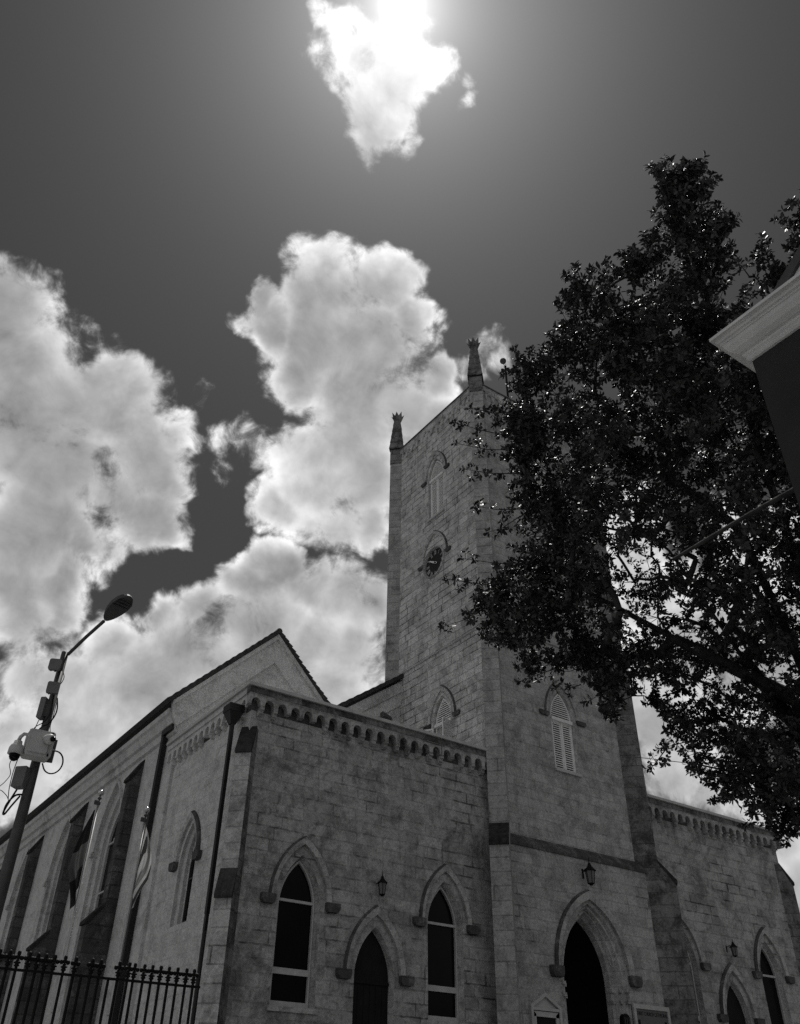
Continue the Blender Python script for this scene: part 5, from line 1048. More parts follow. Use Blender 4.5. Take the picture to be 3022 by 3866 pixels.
# ------------------------------------------------------------------ the big tree
CLUMPS=[[13.01,7.58,7.65,0.38,0.72],[12.57,7.0,4.83,0.22,0.72],[9.35,4.63,8.87,0.38,1.0],[10.17,6.16,9.43,0.12,1.0],[10.35,5.09,9.18,0.32,1.0],[11.59,8.39,5.64,0.32,0.72],[12.64,8.04,5.34,0.49,0.72],[9.47,7.18,9.85,0.25,1.0],[10.21,6.07,10.21,0.48,1.0],[8.72,9.73,7.36,0.23,1.0],[8.6,8.36,8.78,0.36,1.0],[10.71,3.85,9.99,0.35,1.0],[9.42,5.85,10.58,0.47,1.0],[10.04,3.21,10.67,0.31,1.0],[10.53,4.49,9.61,0.38,1.0],[11.47,4.3,8.9,0.18,1.0],[7.96,6.89,10.63,0.25,1.0],[9.05,6.68,8.14,0.23,0.72],[11.54,4.55,9.17,0.48,1.0],[8.08,4.36,11.36,0.34,1.0],[7.87,7.72,9.85,0.4,1.0],[9.16,7.87,8.27,0.29,1.0],[9.91,4.22,10.44,0.32,1.0],[12.42,7.94,4.52,0.45,0.72],[9.91,4.7,11.03,0.29,1.0],[11.09,4.65,8.67,0.22,1.0],[12.36,6.31,5.05,0.35,0.72],[10.98,8.52,5.87,0.07,0.72],[10.17,4.86,9.94,0.26,1.0],[12.5,7.52,4.04,0.27,0.72],[9.87,9.05,7.49,0.23,1.0],[10.16,7.11,7.21,0.32,0.45],[9.81,6.64,9.64,0.38,1.0],[8.9,8.0,7.41,0.24,1.0],[10.97,5.3,7.2,0.31,0.72],[10.79,5.16,8.99,0.38,1.0],[12.12,5.27,8.07,0.37,0.72],[8.71,6.67,7.76,0.32,0.72],[9.31,8.26,7.58,0.38,1.0],[8.56,5.68,10.96,0.41,1.0],[11.05,5.65,6.86,0.38,0.72],[8.15,7.79,9.48,0.27,1.0],[10.99,4.1,9.94,0.46,1.0],[11.16,6.69,7.47,0.28,0.72],[12.75,6.25,5.31,0.15,0.72],[8.96,7.09,9.85,0.36,1.0],[10.52,5.71,6.65,0.13,0.72],[8.78,6.56,9.37,0.41,1.0],[11.92,8.14,4.52,0.15,0.72],[10.08,6.0,6.35,0.37,0.72],[8.92,4.23,11.17,0.1,1.0],[11.63,8.13,4.95,0.26,0.72],[12.36,8.1,4.73,0.44,0.72],[9.77,9.43,7.58,0.32,1.0],[8.23,7.87,9.52,0.41,1.0],[11.12,7.3,10.09,0.24,1.0],[11.93,6.03,6.12,0.38,0.72],[12.71,7.11,3.82,0.13,0.72],[10.03,7.72,7.41,0.17,0.45],[9.38,6.34,8.46,0.28,1.0],[9.32,7.33,10.47,0.35,1.0],[12.96,6.71,5.81,0.43,0.72],[9.54,2.63,11.34,0.14,1.0],[11.83,7.0,7.6,0.21,0.72],[9.5,6.37,11.49,0.36,1.0],[10.8,8.88,8.2,0.16,0.45],[11.78,7.97,4.53,0.26,0.72],[10.43,3.64,10.58,0.41,1.0],[11.25,5.32,7.47,0.36,0.72],[9.8,3.46,10.11,0.43,1.0],[10.11,3.47,10.59,0.45,1.0],[8.18,8.03,10.19,0.4,1.0],[11.42,6.26,10.4,0.16,1.0],[12.29,7.83,5.53,0.41,0.72],[9.92,3.72,10.97,0.23,1.0],[12.81,6.71,4.71,0.25,0.72],[7.61,5.99,11.17,0.21,1.0],[7.62,7.22,10.57,0.15,1.0],[9.91,8.29,9.5,0.32,1.0],[9.59,6.58,10.87,0.49,1.0],[8.89,8.61,8.82,0.39,1.0],[9.46,3.83,11.22,0.11,1.0],[9.27,5.35,9.03,0.42,1.0],[9.83,3.04,11.07,0.27,1.0],[8.1,7.39,10.59,0.25,1.0],[11.49,4.71,9.69,0.28,1.0],[7.86,8.12,10.09,0.16,1.0],[11.28,5.04,11.02,0.29,1.0],[8.93,5.94,11.03,0.32,1.0],[9.04,7.74,10.56,0.35,1.0],[11.11,5.64,7.7,0.2,0.72],[12.56,7.5,4.09,0.33,0.72],[9.55,5.33,7.73,0.18,0.72],[11.01,7.67,8.85,0.31,0.45],[8.04,7.44,10.79,0.37,1.0],[8.42,5.08,9.44,0.28,1.0],[11.84,5.92,9.72,0.49,1.0],[11.35,4.34,9.46,0.41,1.0],[12.82,6.74,4.63,0.23,0.72],[9.36,8.73,8.48,0.42,1.0],[10.29,7.0,10.61,0.2,1.0],[11.55,8.15,4.58,0.07,0.72],[8.56,9.4,7.38,0.28,1.0],[11.2,7.94,8.06,0.37,0.45],[11.22,4.98,8.85,0.44,1.0],[12.1,8.2,6.95,0.44,0.72],[11.73,8.4,5.1,0.26,0.72],[11.02,4.65,8.09,0.25,1.0],[10.85,8.17,6.46,0.45,0.72],[11.22,8.06,9.81,0.29,0.72],[9.03,9.15,6.72,0.31,1.0],[12.11,6.87,9.61,0.36,0.72],[12.1,7.36,8.88,0.46,0.72],[11.47,5.59,8.96,0.2,1.0],[10.73,5.81,10.98,0.37,1.0],[12.69,7.08,4.02,0.28,0.72],[10.75,7.95,7.07,0.4,0.45],[8.89,7.85,7.92,0.38,1.0],[11.29,5.11,9.82,0.3,1.0],[11.15,3.92,9.33,0.08,1.0],[8.66,8.05,8.45,0.44,1.0],[9.64,5.34,11.58,0.21,1.0],[12.02,6.59,4.93,0.36,0.72],[12.16,6.91,4.98,0.31,0.72],[9.34,5.07,10.65,0.34,1.0],[11.71,6.98,4.34,0.25,0.72],[9.54,5.0,10.91,0.23,1.0],[12.6,7.5,4.18,0.34,0.72],[8.84,8.2,9.4,0.29,1.0],[10.37,4.29,8.61,0.42,1.0],[11.52,6.42,6.9,0.47,0.72],[10.85,4.67,8.56,0.21,1.0],[11.24,8.26,5.65,0.18,0.72],[10.62,6.89,6.26,0.19,0.72],[11.47,6.78,4.61,0.35,0.72],[11.61,6.71,4.2,0.24,0.72],[11.33,6.99,5.03,0.35,0.72],[10.31,6.49,8.75,0.23,0.72],[11.35,8.18,5.41,0.3,0.72],[11.22,4.94,7.71,0.33,0.72],[11.78,7.07,4.17,0.26,0.72],[12.92,7.13,5.65,0.21,0.72],[9.96,3.5,10.97,0.36,1.0],[11.11,3.95,9.45,0.17,1.0],[10.68,5.4,9.96,0.2,1.0],[11.37,6.68,6.12,0.2,0.72],[12.28,8.21,5.36,0.31,0.72],[11.5,7.45,4.73,0.35,0.72],[9.03,4.25,11.4,0.08,1.0],[11.69,7.46,4.86,0.3,0.72],[9.32,5.58,11.45,0.41,1.0],[9.44,4.64,10.26,0.25,1.0],[8.87,4.15,11.53,0.15,1.0],[7.94,4.05,11.96,0.29,1.0],[11.6,5.43,7.05,0.41,0.72],[10.64,3.61,10.3,0.3,1.0],[8.88,4.91,9.11,0.34,1.0],[10.27,5.02,9.45,0.45,1.0],[11.94,8.07,6.69,0.38,0.72],[8.61,5.41,9.66,0.3,1.0],[7.87,6.43,10.85,0.21,1.0],[11.73,6.97,6.39,0.36,0.72],[11.27,5.53,9.06,0.33,1.0],[12.56,6.35,5.81,0.33,0.72],[8.55,8.56,9.19,0.16,1.0],[12.2,6.4,5.36,0.44,0.72],[10.48,8.76,7.12,0.33,0.45],[7.95,3.78,11.99,0.11,1.0],[11.96,6.18,7.19,0.45,0.72],[9.17,8.51,8.1,0.38,1.0],[11.18,6.07,6.04,0.22,0.72],[9.77,3.9,10.84,0.33,1.0],[9.48,5.9,10.32,0.35,1.0],[9.53,8.03,6.5,0.27,0.45],[9.99,8.73,6.48,0.36,1.0],[11.87,8.16,8.47,0.3,0.45],[9.78,7.35,10.13,0.27,1.0],[10.23,9.32,6.74,0.29,1.0],[8.06,6.8,11.03,0.24,1.0],[12.09,6.34,8.43,0.27,0.72],[12.06,5.23,7.75,0.37,0.72],[8.92,6.81,7.46,0.25,0.45],[8.88,7.44,9.61,0.23,1.0],[7.79,3.97,12.01,0.15,1.0],[10.96,4.42,8.4,0.32,1.0],[9.68,5.28,7.55,0.34,0.72],[8.34,3.88,12.02,0.07,1.0],[8.37,5.88,9.65,0.29,1.0],[9.04,4.44,11.13,0.28,1.0],[12.88,6.78,6.25,0.43,0.72],[9.17,7.96,9.47,0.48,1.0],[10.68,3.62,9.65,0.11,1.0],[8.35,4.74,10.46,0.21,1.0],[9.85,8.32,8.87,0.39,1.0],[10.6,9.02,7.9,0.34,0.45],[11.83,5.16,7.05,0.22,0.72],[10.53,7.01,8.82,0.43,0.72],[13.0,7.25,5.61,0.22,0.72],[9.14,9.75,6.91,0.18,1.0],[12.15,5.61,6.44,0.28,0.72],[12.04,5.33,6.81,0.18,0.72],[11.07,5.83,11.26,0.49,1.0],[8.06,4.04,11.75,0.38,1.0],[8.2,8.13,9.43,0.32,1.0],[9.85,8.88,6.71,0.22,1.0],[10.01,6.73,6.87,0.18,0.72],[12.29,6.01,5.42,0.27,0.72],[11.8,5.4,7.58,0.23,0.72],[11.38,8.81,7.15,0.31,0.72],[10.35,7.66,10.99,0.31,1.0],[9.83,5.33,11.48,0.45,1.0],[10.12,4.53,8.82,0.34,1.0],[7.7,5.97,11.42,0.16,1.0],[8.0,3.86,12.07,0.18,1.0],[9.99,5.31,7.25,0.38,0.72],[9.15,8.3,7.06,0.28,1.0],[8.05,5.23,11.49,0.09,1.0],[8.38,6.96,8.73,0.22,1.0],[8.03,4.23,12.02,0.21,1.0],[9.49,9.61,7.06,0.3,1.0],[12.22,5.62,6.81,0.3,0.72],[8.15,4.36,11.13,0.28,1.0],[8.72,4.22,11.64,0.36,1.0],[8.44,4.08,11.76,0.3,1.0],[10.98,7.7,5.92,0.23,0.72],[12.26,5.55,6.99,0.33,0.72],[9.02,8.08,7.22,0.21,1.0],[10.39,8.91,6.16,0.22,1.0],[9.52,9.68,7.38,0.33,1.0],[12.39,6.62,4.72,0.4,0.72],[8.07,5.19,11.18,0.31,1.0],[11.15,7.32,8.42,0.18,0.72],[9.0,9.12,7.95,0.28,1.0],[10.07,8.56,6.08,0.37,1.0],[9.31,6.29,7.64,0.35,0.45],[8.16,5.83,9.8,0.3,1.0],[11.77,4.7,8.24,0.18,0.72],[11.46,7.56,7.68,0.18,0.72],[11.63,6.0,7.2,0.3,0.72],[9.83,6.42,6.23,0.18,0.72],[10.16,4.72,7.94,0.39,1.0],[8.85,6.35,9.49,0.25,1.0],[8.67,5.35,9.17,0.39,1.0],[9.44,4.47,10.3,0.3,1.0],[9.75,6.62,8.35,0.34,0.72],[9.08,5.49,10.39,0.45,1.0],[11.5,4.31,8.92,0.18,1.0],[8.24,8.22,9.01,0.2,1.0],[11.81,7.1,9.24,0.36,0.72],[9.43,6.05,7.5,0.39,0.72],[12.73,6.56,4.87,0.24,0.72],[10.71,6.48,6.75,0.22,0.72],[10.14,3.89,10.04,0.42,1.0],[11.84,5.04,7.61,0.28,0.72],[10.68,7.83,7.64,0.47,0.45],[9.47,5.1,10.5,0.46,1.0],[10.04,6.06,9.35,0.16,1.0],[12.03,5.47,9.08,0.25,1.0],[10.06,5.82,6.58,0.14,0.72],[12.53,5.92,6.2,0.28,0.72],[8.61,9.5,7.83,0.14,1.0],[7.9,6.2,10.87,0.31,1.0],[12.07,6.24,6.05,0.36,0.72],[7.73,7.06,10.63,0.2,1.0],[8.53,7.28,8.43,0.42,1.0],[12.33,6.91,5.76,0.24,0.72],[11.05,6.47,7.8,0.45,0.72],[10.31,7.96,6.02,0.24,0.72],[10.66,4.75,9.89,0.24,1.0],[8.15,8.35,9.55,0.13,1.0],[12.77,7.59,4.81,0.49,0.72],[10.82,4.25,10.41,0.39,1.0],[8.98,6.05,11.37,0.31,1.0],[12.46,6.75,4.6,0.32,0.72],[12.27,7.68,3.95,0.1,0.72],[12.76,7.04,3.85,0.16,0.72],[10.6,6.45,6.5,0.1,0.72],[9.68,6.91,9.27,0.35,1.0],[8.21,5.17,10.2,0.41,1.0],[10.87,7.93,10.25,0.33,1.0],[12.6,7.05,4.07,0.4,0.72],[11.25,6.13,8.37,0.24,0.72],[8.24,6.29,10.43,0.45,1.0],[11.93,5.65,9.9,0.31,1.0],[10.49,3.36,10.23,0.08,1.0],[9.44,3.08,11.35,0.14,1.0],[12.53,6.09,5.38,0.18,0.72],[7.69,7.61,10.32,0.08,1.0],[8.3,5.91,10.07,0.45,1.0],[11.29,4.64,8.04,0.37,0.72],[12.85,7.11,4.57,0.3,0.72],[10.4,4.46,10.65,0.48,1.0],[11.21,6.79,6.41,0.13,0.72],[9.49,9.55,6.4,0.11,1.0],[10.93,3.88,9.9,0.32,1.0],[10.9,6.27,9.94,0.17,1.0],[9.41,7.56,10.49,0.33,1.0],[9.57,5.52,8.68,0.11,1.0],[11.35,5.0,10.35,0.37,1.0],[8.83,8.74,7.81,0.29,1.0],[8.96,8.9,8.17,0.27,1.0],[12.0,7.09,5.73,0.22,0.72],[7.57,6.25,11.32,0.07,1.0],[9.92,4.73,10.32,0.22,1.0],[9.04,7.68,7.14,0.25,0.45],[10.95,7.31,8.57,0.38,0.45],[7.85,5.75,10.97,0.36,1.0],[12.45,6.81,3.95,0.2,0.72],[8.15,5.28,11.4,0.21,1.0],[11.63,8.36,4.93,0.17,0.72],[7.94,6.83,10.91,0.21,1.0],[8.74,3.96,11.43,0.07,1.0],[12.2,6.45,8.54,0.44,0.72],[9.43,2.72,11.14,0.25,1.0],[10.01,5.03,8.13,0.35,1.0],[10.95,6.44,9.38,0.3,1.0],[11.93,5.96,8.62,0.28,0.72],[12.04,6.28,6.7,0.32,0.72],[11.52,5.57,10.35,0.27,1.0],[7.98,7.41,10.54,0.41,1.0],[8.74,4.94,8.33,0.21,1.0],[9.99,6.31,6.61,0.37,0.72],[10.98,4.95,7.93,0.4,0.72],[9.61,8.85,6.57,0.23,1.0],[11.52,4.53,8.86,0.37,1.0],[9.7,3.15,11.08,0.35,1.0],[10.4,8.92,8.62,0.25,1.0],[8.93,6.7,7.5,0.39,0.45],[9.43,5.88,9.71,0.31,1.0],[12.78,6.45,4.89,0.1,0.72],[11.17,4.82,9.12,0.41,1.0],[8.11,6.03,11.2,0.24,1.0],[9.74,2.74,11.28,0.11,1.0],[8.9,9.96,7.24,0.11,1.0],[8.29,6.65,8.94,0.28,1.0],[12.0,5.34,7.57,0.33,0.72],[11.08,6.37,7.23,0.11,0.72],[11.83,8.79,8.22,0.37,0.45],[11.02,7.98,9.29,0.5,0.45],[8.11,8.11,10.14,0.26,1.0],[12.51,5.98,5.38,0.08,0.72],[11.1,8.11,5.29,0.19,0.72],[10.8,7.14,9.57,0.38,1.0],[10.89,6.78,7.58,0.28,0.72],[9.15,4.71,10.59,0.22,1.0],[11.17,5.86,9.41,0.41,1.0],[11.07,5.77,10.8,0.22,1.0],[9.41,4.47,9.48,0.34,1.0],[10.07,8.64,5.97,0.4,1.0],[8.12,6.58,10.66,0.32,1.0],[9.85,5.62,10.58,0.37,1.0],[12.34,6.65,5.81,0.32,0.72],[8.53,7.4,9.78,0.26,1.0],[11.21,6.34,6.55,0.28,0.72],[9.05,7.59,7.05,0.34,0.45],[9.53,2.58,11.33,0.08,1.0],[7.9,7.77,10.3,0.21,1.0],[10.58,4.42,11.07,0.28,1.0],[11.59,7.64,7.05,0.24,0.72],[9.61,3.57,10.72,0.18,1.0],[8.38,4.69,10.5,0.21,1.0],[8.63,9.36,7.88,0.08,1.0],[10.72,4.43,9.55,0.46,1.0],[12.74,6.72,4.39,0.14,0.72],[10.57,9.0,5.93,0.11,1.0],[9.59,7.84,9.02,0.39,1.0],[8.71,9.09,7.12,0.32,1.0],[8.5,9.32,7.48,0.34,1.0],[11.2,7.89,6.66,0.4,0.72],[9.51,7.15,9.53,0.36,1.0],[8.71,8.29,8.09,0.34,1.0],[8.5,5.06,10.55,0.22,1.0],[11.43,8.66,6.83,0.49,0.72],[11.98,8.06,5.68,0.24,0.72],[9.54,7.35,8.94,0.19,1.0],[11.89,4.8,8.03,0.13,0.72],[9.84,9.61,6.74,0.2,1.0],[8.76,8.17,8.92,0.38,1.0],[11.01,7.15,10.34,0.4,1.0],[11.39,5.26,8.14,0.25,0.72],[10.19,3.95,10.31,0.23,1.0],[11.89,7.6,7.96,0.36,0.72],[10.01,5.65,9.12,0.26,1.0],[11.58,5.63,6.55,0.35,0.72],[12.65,6.11,5.69,0.23,0.72],[9.4,9.21,7.8,0.46,1.0],[11.31,4.92,7.64,0.44,0.72],[8.88,9.42,7.22,0.23,1.0],[9.42,2.92,10.74,0.21,1.0],[9.31,9.03,7.35,0.4,1.0],[8.81,7.47,7.41,0.2,0.45],[10.23,8.01,9.28,0.32,1.0],[9.74,7.13,7.86,0.23,0.45],[10.98,4.04,9.51,0.25,1.0],[8.13,6.04,10.48,0.26,1.0],[11.26,7.99,7.25,0.11,0.45],[9.6,3.29,11.17,0.19,1.0],[10.51,8.39,6.55,0.34,0.72],[12.16,7.65,6.96,0.16,0.72],[12.32,6.97,4.21,0.31,0.72],[7.93,3.76,12.03,0.08,1.0],[9.91,8.87,6.31,0.37,1.0],[11.97,7.69,6.71,0.23,0.72],[10.44,6.85,10.66,0.23,1.0],[8.25,4.86,11.54,0.27,1.0],[11.45,8.42,5.76,0.19,0.72],[7.84,6.36,11.11,0.12,1.0],[9.53,2.88,11.41,0.2,1.0],[9.61,4.56,8.97,0.44,1.0],[8.48,6.07,11.13,0.36,1.0],[10.94,8.23,7.71,0.24,0.45],[10.25,8.37,6.36,0.37,0.72],[11.8,8.02,8.87,0.22,0.45],[11.99,6.51,8.2,0.24,0.72],[9.46,6.07,9.49,0.2,1.0],[11.6,7.35,5.62,0.26,0.72],[11.0,8.29,7.09,0.24,0.45],[10.39,5.9,10.25,0.35,1.0],[8.94,4.86,11.34,0.43,1.0],[12.97,7.0,7.16,0.49,0.72],[11.43,6.94,5.48,0.3,0.72],[8.41,6.77,10.47,0.21,1.0],[9.18,7.61,7.31,0.33,0.45],[8.48,7.41,8.9,0.32,1.0],[10.59,5.14,7.83,0.23,0.72],[8.93,4.54,11.5,0.31,1.0],[11.56,7.21,5.8,0.1,0.72],[8.96,5.44,8.48,0.24,1.0],[9.79,5.57,7.12,0.41,0.72],[8.2,4.39,11.19,0.26,1.0],[12.27,6.08,5.91,0.45,0.72],[11.62,6.44,5.49,0.24,0.72],[11.93,7.04,5.01,0.45,0.72],[9.63,9.06,8.1,0.38,1.0],[9.33,6.17,9.02,0.25,1.0],[10.92,5.25,7.25,0.33,0.72],[9.96,9.11,7.21,0.27,1.0],[11.62,7.59,4.36,0.38,0.72],[10.47,5.0,10.43,0.45,1.0],[9.24,8.89,6.78,0.35,1.0],[12.49,7.71,4.21,0.35,0.72],[8.32,5.97,11.57,0.22,1.0],[11.87,8.07,5.75,0.44,0.72],[7.9,6.84,9.59,0.25,1.0],[11.1,3.88,9.51,0.11,1.0],[11.51,4.64,8.2,0.23,0.72],[7.69,4.1,12.02,0.09,1.0],[8.75,4.46,10.74,0.29,1.0],[8.44,4.22,11.13,0.23,1.0],[10.83,6.06,5.88,0.14,0.72],[8.04,5.52,11.56,0.12,1.0],[9.15,8.09,10.47,0.5,1.0],[8.67,8.63,9.04,0.21,1.0],[11.64,6.25,9.91,0.47,1.0],[11.86,4.98,8.92,0.21,1.0],[9.97,8.05,10.03,0.15,1.0],[8.79,4.15,11.26,0.13,1.0],[12.74,6.42,6.78,0.43,0.72],[9.85,6.16,9.03,0.19,1.0],[8.87,9.71,7.13,0.22,1.0],[11.63,8.11,4.59,0.14,0.72],[9.32,2.88,11.44,0.09,1.0],[12.51,6.09,7.03,0.27,0.72],[8.88,9.12,8.03,0.14,1.0],[8.37,8.28,9.24,0.21,1.0],[9.36,7.65,6.38,0.09,0.45],[9.85,7.88,8.38,0.15,0.45],[9.63,6.28,7.45,0.3,0.72],[10.4,6.44,7.86,0.33,0.72],[9.74,3.16,10.66,0.19,1.0],[8.74,8.77,7.24,0.27,1.0],[8.3,6.64,9.78,0.25,1.0],[11.51,5.96,7.6,0.38,0.72],[10.48,9.18,5.87,0.08,1.0],[7.98,3.93,11.7,0.31,1.0],[12.02,7.14,6.76,0.36,0.72],[9.66,2.88,11.38,0.34,1.0],[11.14,5.76,8.85,0.22,1.0],[13.13,7.82,6.67,0.26,0.72],[11.26,8.2,6.28,0.31,0.72],[11.89,5.2,7.04,0.23,0.72],[7.8,4.07,12.09,0.15,1.0],[9.97,8.57,6.52,0.29,1.0],[12.14,5.3,7.24,0.22,0.72],[11.08,6.82,8.29,0.26,0.72],[9.01,9.61,6.8,0.18,1.0],[11.61,7.36,6.21,0.13,0.72],[9.41,2.74,11.01,0.23,1.0],[8.17,4.33,11.6,0.27,1.0],[10.64,6.32,7.15,0.33,0.72],[11.57,6.12,8.91,0.12,0.72],[11.43,7.68,5.89,0.26,0.72],[12.45,6.28,4.89,0.17,0.72],[11.8,8.37,5.44,0.25,0.72],[9.84,6.01,7.96,0.41,0.72],[11.19,7.07,7.85,0.18,0.72],[9.44,5.31,7.32,0.26,0.72],[12.38,5.94,5.84,0.2,0.72],[11.24,6.65,9.72,0.28,1.0],[9.33,8.85,7.88,0.24,1.0],[9.73,9.26,6.41,0.08,1.0],[11.83,6.2,5.19,0.26,0.72],[8.8,6.67,7.03,0.1,0.45],[9.46,3.92,10.71,0.1,1.0],[8.01,7.65,9.38,0.36,1.0],[11.01,8.45,5.81,0.07,0.72],[9.8,8.75,6.79,0.39,1.0],[10.78,4.39,9.49,0.31,1.0],[8.13,4.91,11.36,0.26,1.0],[11.86,7.56,6.41,0.19,0.72],[9.65,8.64,9.21,0.35,1.0],[8.65,3.98,11.52,0.18,1.0],[10.66,4.64,8.07,0.26,1.0],[12.19,8.08,6.99,0.34,0.72],[8.68,7.09,7.84,0.42,0.45],[11.43,8.4,6.31,0.14,0.72],[11.47,5.56,6.38,0.31,0.72],[12.66,7.84,4.77,0.37,0.72],[8.05,6.37,8.45,0.4,1.0],[9.79,4.46,8.59,0.38,1.0]]
SHOOTS=[[8.12,8.38,10.05,7.18,8.84,10.23],[8.2,8.37,9.76,7.32,8.97,9.9],[8.38,8.48,9.39,7.55,9.08,9.5],[7.78,7.87,10.05,7.09,8.27,10.08],[8.73,8.8,8.97,7.97,9.31,9.01],[8.32,8.51,8.47,7.92,8.92,8.2],[8.68,8.91,7.51,7.64,9.73,7.58],[8.89,9.37,7.63,8.27,10.03,7.3],[8.59,9.3,7.21,7.84,10.13,6.91],[9.31,9.63,7.33,8.83,10.1,7.01],[8.95,8.81,7.93,7.81,9.54,7.97],[7.82,4.16,11.69,7.23,4.01,11.93],[7.91,4.17,11.54,7.46,3.94,11.7],[8.36,4.02,11.86,7.98,3.64,12.15],[7.71,7.05,10.35,7.16,7.15,10.63],[7.78,6.01,11.16,7.35,5.75,11.39],[7.93,6.25,11.26,7.52,6.39,11.35],[8.02,5.32,11.12,7.72,4.91,11.28],[8.64,3.94,11.28,8.61,3.65,11.34],[9.95,9.47,6.55,9.39,10.01,6.3],[9.53,9.24,6.69,9.12,9.74,6.42],[10.91,9.04,6.14,10.71,9.35,5.77],[10.88,8.36,4.95,10.74,8.59,4.68],[11.74,8.52,5.34,11.42,8.96,5.25],[11.92,8.04,4.48,11.82,8.27,4.33],[12.37,7.94,4.18,12.21,8.14,3.98],[12.62,7.58,3.99,12.4,7.75,3.71],[10.16,9.29,6.2,9.84,9.64,6.16],[7.43,7.3,10.49,7.21,7.54,10.35],[9.62,3.83,11.22,9.42,3.63,11.39],[9.19,3.99,10.73,8.91,3.98,10.91],[9.24,3.09,11.4,9.06,2.97,11.38]]
tree = thing('broadleaf_tree', 'dense dark broadleaf tree in front of the tower at the right', 'tree', (13.3, 7.3, GZ))
def make_tree():
    C = np.array(CLUMPS)
    org = np.array((13.3, 7.3, GZ))
    # limbs: trunk, primary branches, then every clump joins the nearest limb point
    nodes = [np.array(p, float) for p in ((13.3, 7.3, GZ), (13.25, 7.25, 1.0), (13.15, 7.1, 3.2))]
    par = [-1, 0, 1]
    prim = [((13.0, 6.9, 4.4), (12.2, 6.75, 5.6), (10.9, 7.75, 6.72), (9.7, 8.5, 7.5), (8.6, 9.6, 7.7)),
            ((13.0, 6.85, 4.6), (12.0, 6.5, 6.5), (10.95, 6.3, 8.0), (9.8, 6.7, 9.15), (8.9, 7.1, 9.7)),
            ((13.05, 6.7, 4.9), (12.2, 6.0, 7.0), (11.0, 5.5, 8.9), (9.9, 5.0, 10.1), (9.2, 4.9, 10.8)),
            ((13.1, 6.8, 4.6), (12.6, 5.6, 6.8), (11.6, 4.6, 8.8), (10.4, 4.0, 10.2), (9.5, 3.8, 11.0)),
            ((13.0, 7.1, 3.8), (12.3, 7.3, 4.4), (11.4, 8.2, 4.9), (10.8, 8.9, 5.1)),
            ((12.9, 6.9, 4.5), (11.7, 7.2, 6.3), (10.5, 7.2, 8.0), (9.3, 7.7, 8.9))]
    limb = set()
    for pl_ in prim:
        last = 2
        for p in pl_:
            q = np.array(p) + RNG.normal(0, 0.06, 3); nodes.append(q); par.append(last); last = len(nodes) - 1; limb.add(last)
    cl_idx = []
    order = np.argsort(np.linalg.norm(C[:, :3] - np.array((12.5, 7, 5)), axis=1))
    for ci in order:
        c = C[ci, :3]; A = np.array(nodes[4:]); d = np.linalg.norm(A - c, axis=1) + 0.15 * np.linalg.norm(A - np.array((13, 7, 4)), axis=1)
        k = int(np.argmin(d)) + 4; a = nodes[k]; L_ = np.linalg.norm(c - a); last = k
        for f in ((0.25, 0.5, 0.75, 1.0) if L_ > 0.6 else (0.5, 1.0)):
            q = a + (c - a) * f + RNG.normal(0, 0.07 * min(L_, 1), 3) + np.array((0, 0, 0.06 * L_ * math.sin(math.pi * f))); nodes.append(q); par.append(last); last = len(nodes) - 1
        cl_idx.append((ci, last))
    w = np.zeros(len(nodes)) + 0.00003
    for ci, k in cl_idx: w[k] += C[ci, 3] ** 2 * 0.0028
    for k in range(len(nodes) - 1, 0, -1): w[par[k]] += w[k]
    rad = np.sqrt(w) * 0.52
    mb = MB()
    for k in range(1, len(nodes)):
        a, b = nodes[par[k]] - org, nodes[k] - org; r0, r1 = min(rad[par[k]], rad[k] * 1.5), rad[k]
        mb.tube([a, b], [max(r0, 0.006), max(r1, 0.005)], 7 if r1 > 0.03 else 4, cap=False)
    child(mb, 'trunk', 'bark', tree, smooth=True, uv=False)
    # leaves: rosettes of seven or so at twig ends, spread through each clump
    LV = []; tw = MB(); up = np.array((0, 0, 1.0))
    cen = C[:, :3].mean(0)
    for c in C:
        r = c[3]; n = max(3, int(54 * RNG.uniform(0.45, 1.2) * c[4] * (r / 0.40) ** 2))
        v = RNG.normal(size=(n, 3)); v /= np.linalg.norm(v, axis=1)[:, None]
        pos = c[:3] + v * (r * RNG.uniform(0.2, 1.06, n) ** 0.8)[:, None]
        for p, o in zip(pos, v):
            ax_ = o + up * 0.55 + RNG.normal(0, 0.35, 3); ax_ /= np.linalg.norm(ax_)
            LV.append((p, ax_))
            if RNG.random() < 0.5:
                base = c[:3] + (p - c[:3]) * 0.15; q = p - ax_ * 0.10
                tw.tube([base - org, q - org, p - org], [0.006, 0.004, 0.003], 3, cap=False)
        for q_ in range(4):                # longer shoots that break the outline
            o = RNG.normal(size=3); o /= np.linalg.norm(o); out = c[:3] - cen; out /= (np.linalg.norm(out) + 1e-9)
            o = o + out * 0.5; o /= np.linalg.norm(o)
            L_ = r + RNG.uniform(0.03, 0.26); tip = c[:3] + o * L_ + up * 0.06; mid = c[:3] + o * L_ * 0.55 - up * 0.03
            tw.tube([c[:3] - org, mid - org, tip - org], [0.007, 0.005, 0.003], 4, cap=False)
            for f in (1.0, 0.88, 0.74): 
                a_ = o + up * 0.25 + RNG.normal(0, 0.25, 3); LV.append((mid + (tip - mid) * (f * 2.0 - 1.0 if f < 1 else 1.0) if f < 1 else tip, a_ / np.linalg.norm(a_)))
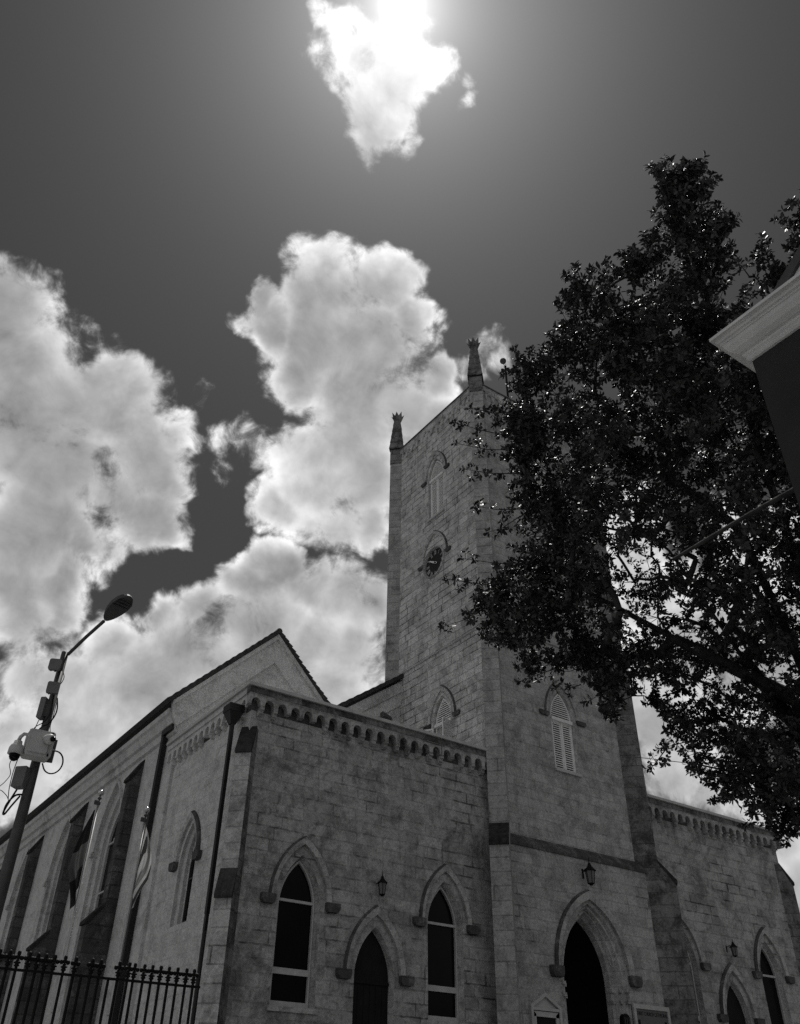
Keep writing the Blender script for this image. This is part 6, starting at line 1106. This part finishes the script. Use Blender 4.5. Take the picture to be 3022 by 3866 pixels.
    for s_ in SHOOTS:                     # sprays reaching out over the tower and below the crown
        a, e = np.array(s_[:3]), np.array(s_[3:]); m1 = a + (e - a) * 0.5 - up * 0.05 * np.linalg.norm(e - a) + RNG.normal(0, 0.02, 3)
        tw.tube([a - org, (a + m1) / 2 - org, m1 - org, e - org], [0.011, 0.009, 0.007, 0.004], 5, cap=False)
        d_ = (e - a) / np.linalg.norm(e - a)
        LV.append((e, d_ + up * 0.2)); LV.append((e - d_ * 0.03, d_ + RNG.normal(0, 0.3, 3)))
        for q_ in range(int(3 + 9 * np.linalg.norm(e - a))):
            f = RNG.uniform(0.15, 0.95); b_ = m1 + (e - m1) * (f * 2 - 1) if f > 0.5 else a + (m1 - a) * (f * 2)
            o = RNG.normal(0, 1, 3); o -= d_ * (o @ d_) * 0.5; o /= np.linalg.norm(o); p = b_ + o * RNG.uniform(0.05, 0.16)
            tw.tube([b_ - org, p - org], [0.005, 0.003], 3, cap=False); LV.append((p, o + d_ * 0.6 + up * 0.3))
    child(tw, 'twigs', 'bark', tree, uv=False)
    P = np.array([l[0] for l in LV]); A = np.array([l[1] for l in LV]); A /= np.linalg.norm(A, axis=1)[:, None]; n = len(P); K = 7
    ref = np.where(np.abs(A[:, 2:3]) < 0.9, np.array([[0, 0, 1.0]]), np.array([[1.0, 0, 0]])); U = np.cross(A, ref); U /= np.linalg.norm(U, axis=1)[:, None]; W = np.cross(A, U)
    allV = []
    ph0 = RNG.uniform(0, 6.28, n)
    for k in range(K):
        ph = ph0 + 2 * math.pi * k / K * (1.0) + RNG.normal(0, 0.25, n); til = RNG.uniform(0.55, 1.75, n)
        rd = U * np.cos(ph)[:, None] + W * np.sin(ph)[:, None]
        d = A * np.cos(til)[:, None] + rd * np.sin(til)[:, None]
        d[:, 2] -= 0.12; d /= np.linalg.norm(d, axis=1)[:, None]
        s = np.cross(d, A); s /= (np.linalg.norm(s, axis=1)[:, None] + 1e-9)
        roll = RNG.normal(0, 0.5, n); nn = np.cross(s, d); s = s * np.cos(roll)[:, None] + nn * np.sin(roll)[:, None]; nn = np.cross(s, d)
        L_ = RNG.uniform(0.055, 0.115, n)[:, None]; w_ = L_ * RNG.uniform(0.20, 0.26, n)[:, None]
        b = P - A * RNG.uniform(0, 0.05, n)[:, None] - org + d * 0.012
        fold = nn * (L_ * 0.06); bend = nn * (L_ * -0.10)
        v0 = b; v1 = b + d * L_ * 0.30 + s * w_ * 0.85 + fold; v2 = b + d * L_ * 0.30 - s * w_ * 0.85 + fold
        v3 = b + d * L_ * 0.66 + s * w_ + fold + bend * 0.4; v4 = b + d * L_ * 0.66 - s * w_ + fold + bend * 0.4; v5 = b + d * L_ + bend; m1 = b + d * L_ * 0.32; m2 = b + d * L_ * 0.66 + bend * 0.4
        allV.append(np.stack([v0, v1, v2, v3, v4, v5, m1, m2], axis=1))
    V = np.concatenate(allV).reshape(-1, 3); nl = len(V) // 8
    quads = np.array([[0, 1, 6, 6], [0, 6, 2, 2], [1, 3, 7, 6], [6, 7, 4, 2], [3, 5, 7, 7], [7, 5, 4, 4]])
    # triangles and quads, written directly
    loops = []; starts = []; tot = []; pos = 0
    tri = [(0, 1, 6), (0, 6, 2), (1, 3, 7, 6), (6, 7, 4, 2), (3, 5, 7), (7, 5, 4)]
    flat = np.array([i for t in tri for i in t]); lens = np.array([len(t) for t in tri])
    loops = (flat[None, :] + (np.arange(nl) * 8)[:, None]).ravel(); tot = np.tile(lens, nl); starts = np.concatenate(([0], np.cumsum(tot)[:-1]))
    me = bpy.data.meshes.new('crown'); me.vertices.add(len(V)); me.vertices.foreach_set('co', V.astype(np.float32).ravel())
    me.loops.add(len(loops)); me.loops.foreach_set('vertex_index', loops.astype(np.int32)); me.polygons.add(len(tot)); me.polygons.foreach_set('loop_start', starts.astype(np.int32)); me.polygons.foreach_set('loop_total', tot.astype(np.int32))
    me.update(calc_edges=True); me.validate(); me.materials.append(MT['leaf'])
    o = bpy.data.objects.new('crown', me); COL.objects.link(o); o.parent = tree
    print('leaves', nl)
make_tree()
